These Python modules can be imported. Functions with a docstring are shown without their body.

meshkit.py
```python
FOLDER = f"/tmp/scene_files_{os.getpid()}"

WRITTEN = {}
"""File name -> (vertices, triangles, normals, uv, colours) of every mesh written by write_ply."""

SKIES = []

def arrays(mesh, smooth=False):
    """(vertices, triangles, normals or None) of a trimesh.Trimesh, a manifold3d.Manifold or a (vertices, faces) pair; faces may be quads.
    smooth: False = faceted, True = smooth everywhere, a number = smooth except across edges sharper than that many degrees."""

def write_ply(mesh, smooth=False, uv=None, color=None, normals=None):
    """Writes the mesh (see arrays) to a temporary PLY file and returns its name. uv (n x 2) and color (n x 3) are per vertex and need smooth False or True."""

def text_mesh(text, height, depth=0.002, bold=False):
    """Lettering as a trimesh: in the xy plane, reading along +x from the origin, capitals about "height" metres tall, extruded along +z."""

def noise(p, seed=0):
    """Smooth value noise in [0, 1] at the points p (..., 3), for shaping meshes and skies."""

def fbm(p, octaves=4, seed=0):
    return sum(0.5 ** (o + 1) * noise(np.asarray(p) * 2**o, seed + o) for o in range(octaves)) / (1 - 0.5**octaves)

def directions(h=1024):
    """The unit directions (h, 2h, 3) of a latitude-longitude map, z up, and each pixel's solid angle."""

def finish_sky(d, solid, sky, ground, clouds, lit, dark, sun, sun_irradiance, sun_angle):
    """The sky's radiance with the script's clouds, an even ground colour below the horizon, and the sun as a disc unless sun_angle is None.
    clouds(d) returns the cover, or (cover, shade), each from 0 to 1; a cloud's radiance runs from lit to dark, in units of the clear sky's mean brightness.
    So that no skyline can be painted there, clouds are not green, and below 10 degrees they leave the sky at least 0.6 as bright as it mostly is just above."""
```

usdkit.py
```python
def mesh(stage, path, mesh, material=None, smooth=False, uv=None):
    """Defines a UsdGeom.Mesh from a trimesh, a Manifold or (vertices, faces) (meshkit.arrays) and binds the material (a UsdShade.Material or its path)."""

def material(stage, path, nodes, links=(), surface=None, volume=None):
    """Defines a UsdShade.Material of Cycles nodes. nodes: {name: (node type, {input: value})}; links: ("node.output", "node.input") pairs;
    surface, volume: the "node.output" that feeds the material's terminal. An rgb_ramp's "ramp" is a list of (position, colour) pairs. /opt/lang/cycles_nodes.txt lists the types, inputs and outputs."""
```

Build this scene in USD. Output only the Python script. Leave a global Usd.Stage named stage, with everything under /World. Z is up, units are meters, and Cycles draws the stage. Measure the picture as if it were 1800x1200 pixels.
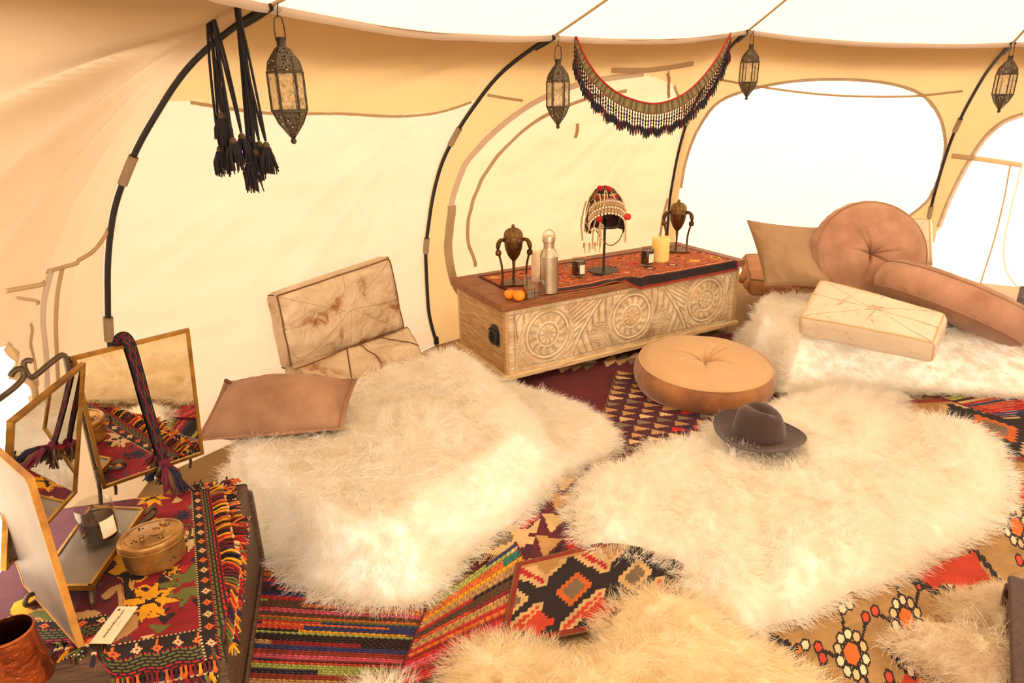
import math, random
import numpy as np, trimesh, usdkit, meshkit
from shapely.geometry import Polygon, Point
import shapely
from pxr import Usd, UsdGeom, UsdLux, UsdShade, Gf, Sdf, Vt

stage = Usd.Stage.CreateInMemory()
UsdGeom.SetStageUpAxis(stage, "Z")
UsdGeom.Xform.Define(stage, "/World")
# ---------------------------------------------------------------- camera
F, PITCH, ROLL, EYE = 1200.0, 0.36, -0.022, np.array([0.0, 0.0, 1.5])
_fw = np.array([0, math.cos(PITCH), -math.sin(PITCH)]); _r0 = np.array([1.0, 0, 0]); _u0 = np.cross(_r0, _fw)
_r = math.cos(ROLL) * _r0 + math.sin(ROLL) * _u0; _u = -math.sin(ROLL) * _r0 + math.cos(ROLL) * _u0
cam = UsdGeom.Camera.Define(stage, "/World/camera")
cam.CreateHorizontalApertureAttr(36.0); cam.CreateFocalLengthAttr(36.0 * F / 1800); cam.CreateFStopAttr(0.0)
cam.CreateClippingRangeAttr(Gf.Vec2f(0.03, 500))
cam.AddTransformOp().Set(Gf.Matrix4d(*[float(x) for row in (np.r_[_r, 0], np.r_[_u, 0], np.r_[-_fw, 0], np.r_[EYE, 1]) for x in row]))
cam.CreateExposureAttr(1.0)
# ---------------------------------------------------------------- sky and sun
dome = UsdLux.DomeLight.Define(stage, "/World/sky"); dome.CreateIntensityAttr(1.15); dome.CreateColorAttr(Gf.Vec3f(1.0, 0.885, 0.76))
sun = UsdLux.DistantLight.Define(stage, "/World/sun"); sun.CreateIntensityAttr(7.0); sun.CreateAngleAttr(1.2); sun.CreateColorAttr(Gf.Vec3f(1.0, 0.86, 0.71))
sun.AddRotateXYZOp().Set(Gf.Vec3f(-38, 22, 0))      # high sun from beyond the back right wall

# ---------------------------------------------------------------- helpers
def ray(px, py):
    return ((px - 900) / F) * _r - ((py - 600) / F) * _u + _fw
def at(px, py, z=0.0):                     # the point at height z on the line of sight through a pixel of the photo
    d = ray(px, py); return EYE + (z - EYE[2]) / d[2] * d
def away(px, py, dist):                    # the point at a horizontal distance
    d = ray(px, py); return EYE + dist / math.hypot(d[0], d[1]) * d
def vplane(px, py, a, b):                  # the point on the vertical plane through a and b
    d = ray(px, py); t = np.array([b[0] - a[0], b[1] - a[1], 0]); n = np.array([-t[1], t[0], 0])
    k = ((np.array([a[0], a[1], 0]) - EYE) @ n) / (d @ n); return EYE + k * d
def project(W):
    d = np.asarray(W) - EYE; z = d @ _fw
    return np.stack([900 + F * (d @ _r) / z, 600 - F * (d @ _u) / z], -1)
def C(r, g, b):
    x = np.array([r, g, b], float) / 255
    return tuple(np.where(x < 0.04045, x / 12.92, ((x + 0.055) / 1.055) ** 2.4))
def noise(p, seed=0): return meshkit.noise(p, seed)
def nz(*a, seed=0): return meshkit.fbm(np.stack(np.broadcast_arrays(*a), -1), 3, seed) - 0.5
def sstep(a, b, x):
    t = np.clip((np.asarray(x, float) - a) / (b - a), 0, 1); return t * t * (3 - 2 * t)
def unit(v): v = np.asarray(v, float); return v / max(np.linalg.norm(v), 1e-12)

used = {}
def numbered(path):
    n = used.get(path, 0); used[path] = n + 1
    return path if n == 0 else f"{path}_{n:03d}"
def tag(prim, label=None, cat=None, group=None, kind=None):
    p = prim.GetPrim() if hasattr(prim, "GetPrim") else prim
    for k, v in (("label", label), ("category", cat), ("group", group), ("kind", kind)):
        if v: p.SetCustomDataByKey(k, v)
    return prim
class Thing:
    def __init__(s, path, M): s.path, s.M = path, M
    def GetPrim(s): return stage.GetPrimAtPath(s.path)
def thing(name, label, cat, loc=(0, 0, 0), rotz=0.0, group=None):
    path = numbered("/World/" + name); x = UsdGeom.Xform.Define(stage, path)
    x.AddTranslateOp().Set(Gf.Vec3d(*map(float, loc)))
    if rotz: x.AddRotateZOp().Set(math.degrees(rotz))
    c, s_ = math.cos(rotz), math.sin(rotz)
    M = np.eye(4); M[:3, :3] = [[c, -s_, 0], [s_, c, 0], [0, 0, 1]]; M[:3, 3] = loc
    tag(x, label, cat, group); return Thing(path, M)
def arr(mesh):
    v, f, _ = meshkit.arrays(mesh); return v, f
def obj(name, mesh, mat, parent=None, smooth=35, col=None, label=None, kind=None, world=False):
    """One Mesh prim. world: the mesh is in world coordinates and is brought into the frame of its thing."""
    base = parent.path if isinstance(parent, Thing) else (str(parent.GetPath()) if parent else "/World")
    path = numbered(base + "/" + name)
    if world and isinstance(parent, Thing):
        v, f = arr(mesh); v = (v - parent.M[:3, 3]) @ parent.M[:3, :3]; mesh = (v, f)
    if col is not None and col.ndim == 2:
        smooth = True if smooth not in (False, None) else False
    m = usdkit.mesh(stage, path, mesh, M[mat] if isinstance(mat, str) else mat, smooth=smooth)
    if col is not None:
        n = len(m.GetPointsAttr().Get()); how = "vertex" if len(col) == n else "uniform"
        UsdGeom.PrimvarsAPI(m).CreatePrimvar("col", Sdf.ValueTypeNames.Color3fArray, how).Set(Vt.Vec3fArray.FromNumpy(np.ascontiguousarray(col, np.float32)))
    if label or kind: tag(m, label, kind=kind)
    return m
def dup(src, loc, rotz, label=None, group=None):
    was = src.GetPrim().GetCustomData()
    t = thing(src.path.rsplit("/", 1)[1].rstrip("0123456789").rstrip("_"), label or was.get("label"), was.get("category"), loc, rotz, group or was.get("group"))
    p = t.GetPrim(); p.GetReferences().AddInternalReference(Sdf.Path(src.path)); p.SetInstanceable(True); return t
cat_ = trimesh.util.concatenate
def join(ms): 
    vs, fs, n = [], [], 0
    for m in ms:
        v, f = arr(m); vs.append(v); fs.append(f + n); n += len(v)
    return np.vstack(vs), np.vstack(fs)
def moved(m, loc=(0, 0, 0), R=None):
    v, f = arr(m)
    if R is not None: v = v @ np.asarray(R).T
    return v + np.asarray(loc), f
def rot(axis, deg):
    return trimesh.transformations.rotation_matrix(math.radians(deg), axis)[:3, :3]
def frame_z(d, up=(0, 0, 1)):
    """Rotation whose third column is d."""
    z = unit(d); x = np.cross(up, z)
    if np.linalg.norm(x) < 1e-4: x = np.array([1.0, 0, 0])
    x = unit(x); return np.stack([x, np.cross(z, x), z], 1)
def tube(P, r, n=8, closed=False, flat=1.0, up=None):
    P = np.asarray(P, float); k = len(P); r = np.broadcast_to(np.asarray(r, float), (k,))
    T = np.roll(P, -1, 0) - np.roll(P, 1, 0) if closed else np.gradient(P, axis=0)
    T /= np.maximum(np.linalg.norm(T, axis=1, keepdims=True), 1e-9)
    N = np.zeros_like(P); a = np.array(up if up is not None else ([0, 0, 1.0] if abs(T[0, 2]) < .9 else [1.0, 0, 0]), float)
    for i in range(k):
        a = a - (a @ T[i]) * T[i]; a = a / max(np.linalg.norm(a), 1e-9); N[i] = a
    B = np.cross(T, N); th = np.arange(n) * 2 * np.pi / n
    V = (P[:, None] + r[:, None, None] * (np.cos(th)[None, :, None] * N[:, None] * flat + np.sin(th)[None, :, None] * B[:, None])).reshape(-1, 3)
    rows = k if closed else k - 1
    i, j = np.meshgrid(np.arange(rows), np.arange(n), indexing="ij"); a_, b_ = i * n + j, i * n + (j + 1) % n; c_, d_ = ((i + 1) % k) * n + j, ((i + 1) % k) * n + (j + 1) % n
    Fq = np.concatenate([np.stack([a_, b_, d_], -1).reshape(-1, 3), np.stack([a_, d_, c_], -1).reshape(-1, 3)])[:, ::-1]
    if not closed:
        V = np.vstack([V, P[:1], P[-1:]]); m = k * n; q = np.arange(n)
        Fq = np.vstack([Fq, np.stack([np.full(n, m), q, (q + 1) % n], 1)[:, ::-1][:, [0, 2, 1]][:, ::-1], np.stack([np.full(n, m + 1), (k - 1) * n + q, (k - 1) * n + (q + 1) % n], 1)])
    return V, Fq
def lathe(prof, n=32, sharp=False):
    P = np.asarray(prof, float); k = len(P); th = np.arange(n) * 2 * np.pi / n
    V = np.stack([P[:, None, 0] * np.cos(th), P[:, None, 0] * np.sin(th), np.broadcast_to(P[:, None, 1], (k, n))], -1).reshape(-1, 3)
    i, j = np.meshgrid(np.arange(k - 1), np.arange(n), indexing="ij"); a, b, c, d = i * n + j, i * n + (j + 1) % n, (i + 1) * n + j, (i + 1) * n + (j + 1) % n
    return V, np.concatenate([np.stack([a, b, d], -1).reshape(-1, 3), np.stack([a, d, c], -1).reshape(-1, 3)])
def rbox(sx, sy, sz, r=0.006, seg=2):
    """Box with rounded edges, centred in x and y, standing on z = 0."""
    import manifold3d as m3
    r = min(r, sx / 2.01, sy / 2.01, sz / 2.01)
    s = m3.Manifold.sphere(r, 8 if seg < 3 else 16)
    m = m3.Manifold.batch_hull([s.translate((x * (sx / 2 - r), y * (sy / 2 - r), z)) for x in (-1, 1) for y in (-1, 1) for z in (r, sz - r)])
    return arr(m)
def grid(Pf, nu, nv, closed_u=False):
    u, v = np.meshgrid(np.linspace(0, 1, nu), np.linspace(0, 1, nv), indexing="ij")
    V = Pf(u, v).reshape(-1, 3)
    i, j = np.meshgrid(np.arange(nu - 1), np.arange(nv - 1), indexing="ij"); a = i * nv + j
    return V, np.stack([a, a + nv, a + nv + 1, a + 1], -1).reshape(-1, 4)
def tri(m):
    v, q = m; return (v, np.vstack([q[:, [0, 1, 2]], q[:, [0, 2, 3]]])) if q.shape[1] == 4 else m
def smoothpath(P, n=40):
    """Catmull-Rom through the points."""
    P = np.asarray(P, float); Q = np.vstack([2 * P[0] - P[1], P, 2 * P[-1] - P[-2]]); t = np.linspace(0, len(P) - 1 - 1e-9, n); i = t.astype(int); f = (t - i)[:, None]
    a, b, c, d = Q[i], Q[i + 1], Q[i + 2], Q[i + 3]
    return 0.5 * (2 * b + (c - a) * f + (2 * a - 5 * b + 4 * c - d) * f**2 + (3 * b - a - 3 * c + d) * f**3)

# ---------------------------------------------------------------- materials
M = {}
def mat(name, nodes, links, surface):
    M[name] = usdkit.material(stage, "/World/Looks/" + name, nodes, links, surface); return M[name]
def plain(name, col, rough=0.6, metal=0.0, bump=0.0, scale=60.0, var=0.0, vscale=8.0, col2=None, sheen=0.0, stretch=None, **kw):
    nodes = {"p": ("principled_bsdf", {"base_color": col, "roughness": rough, "metallic": metal, "sheen_weight": sheen, **kw}), "t": ("texture_coordinate", {})}
    links = []; src = "t.object"
    if stretch is not None: nodes["mp"] = ("mapping", {"scale": stretch}); links.append(("t.object", "mp.vector")); src = "mp.vector"
    if var or col2 is not None:
        c2 = col2 if col2 is not None else tuple(x * (1 - var) for x in col)
        nodes["n"] = ("noise_texture", {"scale": vscale, "detail": 5.0, "roughness": 0.6}); nodes["r"] = ("rgb_ramp", {"ramp": [(0.3, c2), (0.68, col)]})
        links += [(src, "n.vector"), ("n.fac", "r.fac"), ("r.color", "p.base_color")]
    if bump:
        nodes["n2"] = ("noise_texture", {"scale": scale, "detail": 4.0}); nodes["b"] = ("bump", {"strength": bump, "distance": 0.01})
        links += [(src, "n2.vector"), ("n2.fac", "b.height"), ("b.normal", "p.normal")]
    return mat(name, nodes, links, "p.BSDF")
def canvas(name, dif, tra, fac=0.5, var=0.06, clear=0.0):
    nodes = {"t": ("geometry", {}), "n": ("noise_texture", {"scale": 3.0, "detail": 3.0}), "r1": ("rgb_ramp", {"ramp": [(0.3, tuple(x * (1 - var) for x in dif)), (0.7, dif)]}),
             "r2": ("rgb_ramp", {"ramp": [(0.3, tuple(x * (1 - var) for x in tra)), (0.7, tra)]}), "d": ("diffuse_bsdf", {}), "tr": ("translucent_bsdf", {}), "m": ("mix_closure", {"fac": fac}),
             "w": ("noise_texture", {"scale": 260.0, "detail": 1.0}), "b": ("bump", {"strength": 0.12, "distance": 0.003})}
    links = [("t.position", "n.vector"), ("n.fac", "r1.fac"), ("n.fac", "r2.fac"), ("r1.color", "d.color"), ("r2.color", "tr.color"), ("t.position", "w.vector"), ("w.fac", "b.height"), ("b.normal", "d.normal"),
             ("d.BSDF", "m.closure1"), ("tr.BSDF", "m.closure2")]
    out = "m.closure"
    if clear:
        nodes["c"] = ("transparent_bsdf", {}); nodes["m2"] = ("mix_closure", {"fac": clear}); links += [("m.closure", "m2.closure1"), ("c.BSDF", "m2.closure2")]; out = "m2.closure"
    return mat(name, nodes, links, out)
canvas("canvas", (0.64, 0.52, 0.4), (0.345, 0.27, 0.198), 0.5)
canvas("canvas_dark", (0.57, 0.41, 0.235), (0.31, 0.205, 0.094), 0.5)  # darker canvas tone, with shade from the roof overhang in its colour
canvas("canvas_left_shaded", (0.55, 0.42, 0.285), (0.29, 0.21, 0.13), 0.5)  # darker copy of the canvas, shade of the left wall mixed into the colour
canvas("canvas_flap", (0.64, 0.49, 0.335), (0.36, 0.26, 0.16), 0.5)
canvas("canvas_roof", (0.82, 0.72, 0.58), (0.42, 0.355, 0.27), 0.6)
canvas("canvas_door", (0.66, 0.52, 0.365), (0.385, 0.28, 0.178), 0.5)
canvas("hem", (0.6, 0.44, 0.27), (0.36, 0.24, 0.12), 0.3)
canvas("zip_tape", (0.8, 0.68, 0.6), (0.5, 0.4, 0.33), 0.4)
canvas("mesh_white", (0.95, 0.93, 0.88), (0.95, 0.93, 0.88), 0.6, 0.02, 0.55)
canvas('mesh_cream', (0.88, 0.79, 0.68), (0.55, 0.475, 0.4), 0.5, 0.02, 0.02)
plain("groundsheet", C(150, 120, 80), 0.9, bump=.2, var=.2)
plain("sand", C(206, 186, 150), 0.95, var=.15, vscale=.8)
plain("pole_black", (0.012, 0.012, 0.016), 0.42)
plain("iron", (0.05, 0.042, 0.038), 0.5, .7, bump=.15, scale=120)
plain("old_iron", C(104, 88, 72), 0.45, .8, bump=.2, scale=90, var=.35, vscale=25)
plain("brass", C(196, 150, 72), 0.38, .9, bump=.1, scale=60, col2=C(120, 84, 40), vscale=16)
plain("brass_box", C(205, 160, 95), 0.4, .85, bump=.15, scale=50, col2=C(128, 88, 46), vscale=14)
plain("bronze", C(120, 84, 46), 0.42, .8, bump=.2, scale=80, col2=C(52, 36, 24), vscale=20)
plain("bronze_lid", C(150, 116, 66), 0.45, .75, bump=.6, scale=140, col2=C(70, 50, 30), vscale=90)
plain("copper", C(200, 110, 66), 0.26, .95, bump=.35, scale=55, col2=C(120, 56, 36), vscale=20)
plain("copper_dark", C(60, 20, 34), 0.35, .7)
plain("steel", C(205, 190, 170), 0.3, .95, bump=.05, scale=150, var=.2, vscale=12)
plain("lantern_metal", C(96, 86, 74), 0.5, .6, bump=.25, scale=120, col2=C(40, 34, 28), vscale=40)
plain("black_cord", (0.014, 0.012, 0.02), 0.8, bump=.4, scale=300)
plain("thread_black", (0.016, 0.012, 0.022), 0.85)
plain("thread_gold", C(84, 64, 42), 0.7)
plain("oak_lid", C(150, 92, 48), 0.5, bump=.15, scale=30, col2=C(104, 58, 28), vscale=6, stretch=(2, 22, 22))
plain("pale_wood", C(232, 205, 160), 0.65, bump=.25, scale=26, col2=C(186, 148, 98), vscale=5, stretch=(2, 26, 26))
plain("pale_wood_side", C(214, 178, 126), 0.65, bump=.25, scale=26, col2=C(150, 108, 64), vscale=5, stretch=(22, 2, 26))
plain("trunk_wood", C(112, 80, 56), 0.5, bump=.6, scale=22, col2=C(38, 24, 18), vscale=5, stretch=(2, 18, 18))
plain("dark_wood", C(84, 46, 32), 0.5, bump=.3, scale=20, col2=C(36, 18, 14), vscale=5, stretch=(18, 18, 2))
plain("velvet_brown", C(184, 140, 114), 0.85, col2=C(144, 100, 76), vscale=6, sheen=.15, bump=.2, scale=30)
plain("velvet_rose", C(170, 128, 98), 0.85, col2=C(132, 92, 66), vscale=5, sheen=.1, bump=.2, scale=30)
plain("velvet_band", C(172, 112, 60), 0.8, col2=C(112, 66, 34), vscale=6, sheen=.4, bump=.25, scale=40)
plain("velvet_cream", C(200, 160, 114), 0.85, var=.1, vscale=4, sheen=.2, bump=.1, scale=50)
plain("linen", C(168, 136, 104), 0.9, var=.1, vscale=6, bump=.2, scale=220)
plain("futon", C(176, 124, 82), 0.9, var=.2, vscale=9, bump=.2, scale=160)
plain("leather_seam", C(150, 118, 82), 0.6)
plain("runner_edge", C(160, 84, 46), 0.9)
plain("seam_brown", C(112, 76, 46), 0.85)
plain("linen_piping", C(150, 116, 80), 0.9)
plain("grey_knit", C(120, 112, 112), 0.95, var=.35, vscale=60, bump=.7, scale=90)
plain("felt", C(72, 50, 44), 0.95, col2=C(50, 33, 30), vscale=7, bump=.15, scale=90, sheen=.3)
plain("wax_white", C(245, 228, 196), 0.5, subsurface_weight=.3, subsurface_scale=.02)
plain("wax_yellow", C(250, 214, 130), 0.45, var=.12, vscale=14, subsurface_weight=.35, subsurface_scale=.02, subsurface_radius=(1, .6, .3))
plain("wax_dark", (0.012, 0.009, 0.014), 0.25)
plain("orange_peel", C(250, 148, 20), 0.4, bump=.3, scale=190, var=.1)
plain("stem_green", C(60, 60, 30), 0.8)
plain("paper", C(244, 228, 196), 0.7)
plain("ink", (0.03, 0.025, 0.02), 0.8)
plain("grey_back", C(132, 122, 116), 0.42, .15, vscale=5, col2=C(108, 90, 80))
plain("tray_slate", C(132, 118, 104), 0.3, .3, var=.3, vscale=9, bump=.08, scale=30)
plain("wood_edge", C(206, 150, 66), 0.5, col2=C(160, 104, 40), vscale=20)
plain("silk", C(200, 170, 120), 0.8)
plain("bead_white", C(236, 220, 190), 0.45)
plain("pom_red", C(170, 24, 36), 0.95)
plain("pom_orange", C(215, 60, 30), 0.95)
plain("rope_cream", C(206, 176, 128), 0.85, bump=.4, scale=260, var=.2, vscale=80)
for _n, _c in (("yarn_red", (176, 24, 36)), ("yarn_orange", (222, 122, 30)), ("yarn_green", (40, 70, 46)), ("yarn_navy", (34, 26, 52)), ("yarn_cream", (228, 196, 146)), ("yarn_maroon", (104, 22, 44))):
    plain(_n, C(*_c), 0.9, bump=.4, scale=220)
def vcol(name, rough=0.9, bump=0.35, scale=(300, 300, 300), sheen=0.0, metal=0.0):
    return mat(name, {"a": ("attribute", {"attribute": "col"}), "t": ("geometry", {}), "n": ("noise_texture", {"scale": 160.0, "detail": 2.0}), "n1": ("noise_texture", {"scale": 14.0, "detail": 4.0}),
        "v": ("map_range", {"from_min": .25, "from_max": .75, "to_min": .6, "to_max": .98}), "mx": ("mix", {"mix_type": "multiply", "fac": 1.0}), "b": ("bump", {"strength": bump, "distance": 0.004}),
        "p": ("principled_bsdf", {"roughness": rough, "sheen_weight": sheen, "metallic": metal})},
        [("a.color", "mx.color1"), ("t.position", "n.vector"), ("t.position", "n1.vector"), ("n1.fac", "v.value"), ("v.result", "mx.color2"), ("mx.color", "p.base_color"), ("n.fac", "b.height"), ("b.normal", "p.normal")], "p.BSDF")
vcol("kilim"); vcol("carved", .65, .2); vcol("cap_cloth", .9, .4)
# worn silvered leather: pale with rubbed brown patches of their own shape
mat("leather", {"t": ("texture_coordinate", {}), "n": ("noise_texture", {"scale": 5.0, "detail": 6.0, "roughness": .65, "distortion": .6}), "r": ("rgb_ramp", {"ramp": [(0.0, C(138, 84, 46)), (.36, C(150, 98, 58)), (.43, C(188, 164, 132)), (.6, C(206, 184, 154)), (1, C(222, 204, 174))]}),
    "n2": ("noise_texture", {"scale": 14.0, "detail": 6.0, "distortion": 1.2}), "b": ("bump", {"strength": .7, "distance": .02}), "p": ("principled_bsdf", {"roughness": .38, "metallic": .2})},
    [("t.object", "n.vector"), ("n.fac", "r.fac"), ("r.color", "p.base_color"), ("t.object", "n2.vector"), ("n2.fac", "b.height"), ("b.normal", "p.normal")], "p.BSDF")
mat("leather_white", {"t": ("texture_coordinate", {}), "n": ("noise_texture", {"scale": 6.0, "detail": 6.0, "roughness": .65, "distortion": .6}), "r": ("rgb_ramp", {"ramp": [(0.0, C(170, 118, 80)), (.33, C(190, 152, 114)), (.4, C(210, 192, 168)), (1, C(228, 212, 190))]}),
    "n2": ("noise_texture", {"scale": 12.0, "detail": 6.0, "distortion": 1.0}), "b": ("bump", {"strength": .6, "distance": .02}), "p": ("principled_bsdf", {"roughness": .4, "metallic": .05})},
    [("t.object", "n.vector"), ("n.fac", "r.fac"), ("r.color", "p.base_color"), ("t.object", "n2.vector"), ("n2.fac", "b.height"), ("b.normal", "p.normal")], "p.BSDF")
def wool(name, a, b, tr=.45):
    for nm, q in ((name, tr), (name + "_skin", 0.0)):
        mat(nm, {"t": ("geometry", {}), "n": ("noise_texture", {"scale": 11.0, "detail": 6.0, "roughness": .7}), "r": ("rgb_ramp", {"ramp": [(.34, b), (.58, a)]}), "d": ("diffuse_bsdf", {}), "tr": ("translucent_bsdf", {}), "m": ("mix_closure", {"fac": q})},
            [("t.position", "n.vector"), ("n.fac", "r.fac"), ("r.color", "d.color"), ("r.color", "tr.color"), ("d.BSDF", "m.closure1"), ("tr.BSDF", "m.closure2")], "m.closure")
wool("wool_white", (.97, .94, .88), (.95, .89, .77)); wool("wool_cream", (.95, .86, .68), (.88, .74, .5)); wool("wool_tan", (.85, .75, .59), (.74, .6, .43))
# mirror, glasses, pierced metal
mat("mirror", {"g": ("glossy_bsdf", {"color": (.86, .84, .8), "roughness": 0.0})}, [], "g.BSDF")
def clear(name, tint, rough, base, k):
    mat(name, {"f": ("layer_weight", {"blend": .5}), "pw": ("math", {"math_type": "power", "value2": 4.0}), "ma": ("math", {"math_type": "multiply_add", "value2": k, "value3": base}), "t": ("transparent_bsdf", {"color": tint}), "g": ("glossy_bsdf", {"roughness": rough}), "m": ("mix_closure", {})},
        [("f.facing", "pw.value1"), ("pw.value", "ma.value1"), ("ma.value", "m.fac"), ("t.BSDF", "m.closure1"), ("g.BSDF", "m.closure2")], "m.closure")
clear("glass", (.96, .95, .93), .04, .09, .65); clear("water", (.93, .9, .84), .0, .08, .5)
mat("seeded_glass", {"x": ("texture_coordinate", {}), "v": ("voronoi_texture", {"scale": 70.0}), "b": ("bump", {"strength": .8, "distance": .01}), "t": ("transparent_bsdf", {"color": (.97, .95, .9)}), "g": ("glossy_bsdf", {"roughness": .12}), "d": ("translucent_bsdf", {"color": (.85, .78, .6)}),
    "n": ("noise_texture", {"scale": 60.0, "detail": 4.0}), "r": ("rgb_ramp", {"ramp": [(.55, (.12, .12, .12)), (.66, (.8, .8, .8))]}), "m": ("mix_closure", {}), "f": ("value", {"value": .07}), "m2": ("mix_closure", {})},
    [("x.object", "v.vector"), ("v.distance", "b.height"), ("b.normal", "g.normal"), ("x.object", "n.vector"), ("n.fac", "r.fac"), ("r.color", "m.fac"), ("t.BSDF", "m.closure1"), ("d.BSDF", "m.closure2"), ("m.closure", "m2.closure1"), ("g.BSDF", "m2.closure2"), ("f.value", "m2.fac")], "m2.closure")
mat("pierced", {"x": ("texture_coordinate", {}), "v": ("voronoi_texture", {"scale": 95.0, "randomness": .55}), "c": ("math", {"math_type": "less_than", "value2": .34}), "t": ("transparent_bsdf", {}),
    "p": ("principled_bsdf", {"base_color": C(96, 86, 74), "metallic": .6, "roughness": .5}), "b": ("bump", {"strength": .6, "distance": .004}), "m": ("mix_closure", {})},
    [("x.object", "v.vector"), ("v.distance", "c.value1"), ("c.value", "m.fac"), ("v.distance", "b.height"), ("b.normal", "p.normal"), ("p.BSDF", "m.closure1"), ("t.BSDF", "m.closure2")], "m.closure")
# ================================================================ the tent
POLES = [  # eave x, y, z, outward heading in degrees
    (-0.62, 0.75, 1.78, 195), (-0.77, 2.45, 1.754, 181), (0.23, 3.73, 1.72, 163), (1.54, 4.76, 1.789, 110), (3.12, 4.56, 1.673, 78), (4.45, 3.55, 1.72, 42),
    (4.95, 2.05, 1.74, 10), (4.6, 0.5, 1.74, -20), (3.6, -0.75, 1.74, -50), (2.2, -1.35, 1.74, -84), (0.75, -1.25, 1.74, -112), (-0.4, -0.5, 1.76, -150)]
NP = len(POLES)
PZ = np.array([1.0, .988, .965, .90, .815, .738, .616, .471, .314, .151, 0.0])
PO = np.array([0.0, .055, .13, .295, .435, .54, .66, .735, .78, .785, .74])
from scipy.interpolate import PchipInterpolator
_prof = PchipInterpolator(PZ[::-1], PO[::-1])
def pole_pt(i, v, inset=0.0):
    """v from 0 at the eave to 1 at the floor."""
    x, y, z, h = POLES[i % NP]; zf = 1 - np.asarray(v, float); o = _prof(zf) - inset
    a = math.radians(h); return np.stack([x + o * math.cos(a), y + o * math.sin(a), z * zf], -1)
FOLD = {0: .2, 1: .06, 2: .075, 3: .015}
FOLDS = [(.07, .05, 1), (.2, .045, -1), (.31, .04, 1.1), (.43, .05, -.9), (.56, .04, 1.2), (.68, .035, -.8), (.79, .04, 1), (.92, .05, -1), (1.06, .04, .8), (1.2, .05, -.7)]
def wall_pt(i, u, v, inset=0.0):
    u, v = np.broadcast_arrays(np.asarray(u, float), np.asarray(v, float))
    X = (1 - u)[..., None] * pole_pt(i, v, inset) + u[..., None] * pole_pt(i + 1, v, inset)
    X[..., 2] -= 0.035 * 4 * u * (1 - u) * np.exp(-v / .08)
    h0, h1 = POLES[i % NP][3], POLES[(i + 1) % NP][3]
    if h1 - h0 > 180: h1 -= 360
    if h0 - h1 > 180: h1 += 360
    a = np.radians(h0 + (h1 - h0) * u); out = np.stack([np.cos(a), np.sin(a), 0 * a], -1)
    amp = FOLD.get(i, .008)
    du, dv = (1 - u) * 1.15, v * 1.1; r = np.hypot(du, dv); phi = np.arctan2(dv, du)
    edge = np.clip(4 * u * (1 - u), 0, 1) ** .5
    k = {0: 6.5, 1: 9.0}.get(i, 6.0)
    f_ = nz(phi * k, r * .7, 0 * r + i * 7.3); f_ = sum(a_ * np.exp(-((phi - c_) / w_) ** 2) for c_, w_, a_ in FOLDS) * (.8 + nz(phi * 2, r * 3, 0 * r)) * .2 + .05 * f_ if i == 0 else f_
    d = amp * 2.2 * f_ * np.clip(r * 1.6, 0, 1) * edge * np.clip(1.25 - v, 0, 1)
    if i != 0: d = d + amp * 1.3 * nz(u * 2.2, v * 7, 0 * u + i) * edge
    d = d - .03 * edge * np.sin(np.pi * np.clip(v, 0, 1))          # cloth stretched hollow between the bent poles
    return X + d[..., None] * out
def inward(i):
    c = wall_pt(i, .5, .5); return unit(np.array([2.0, 1.8, c[2]]) - c)
_cache = {}
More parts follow.
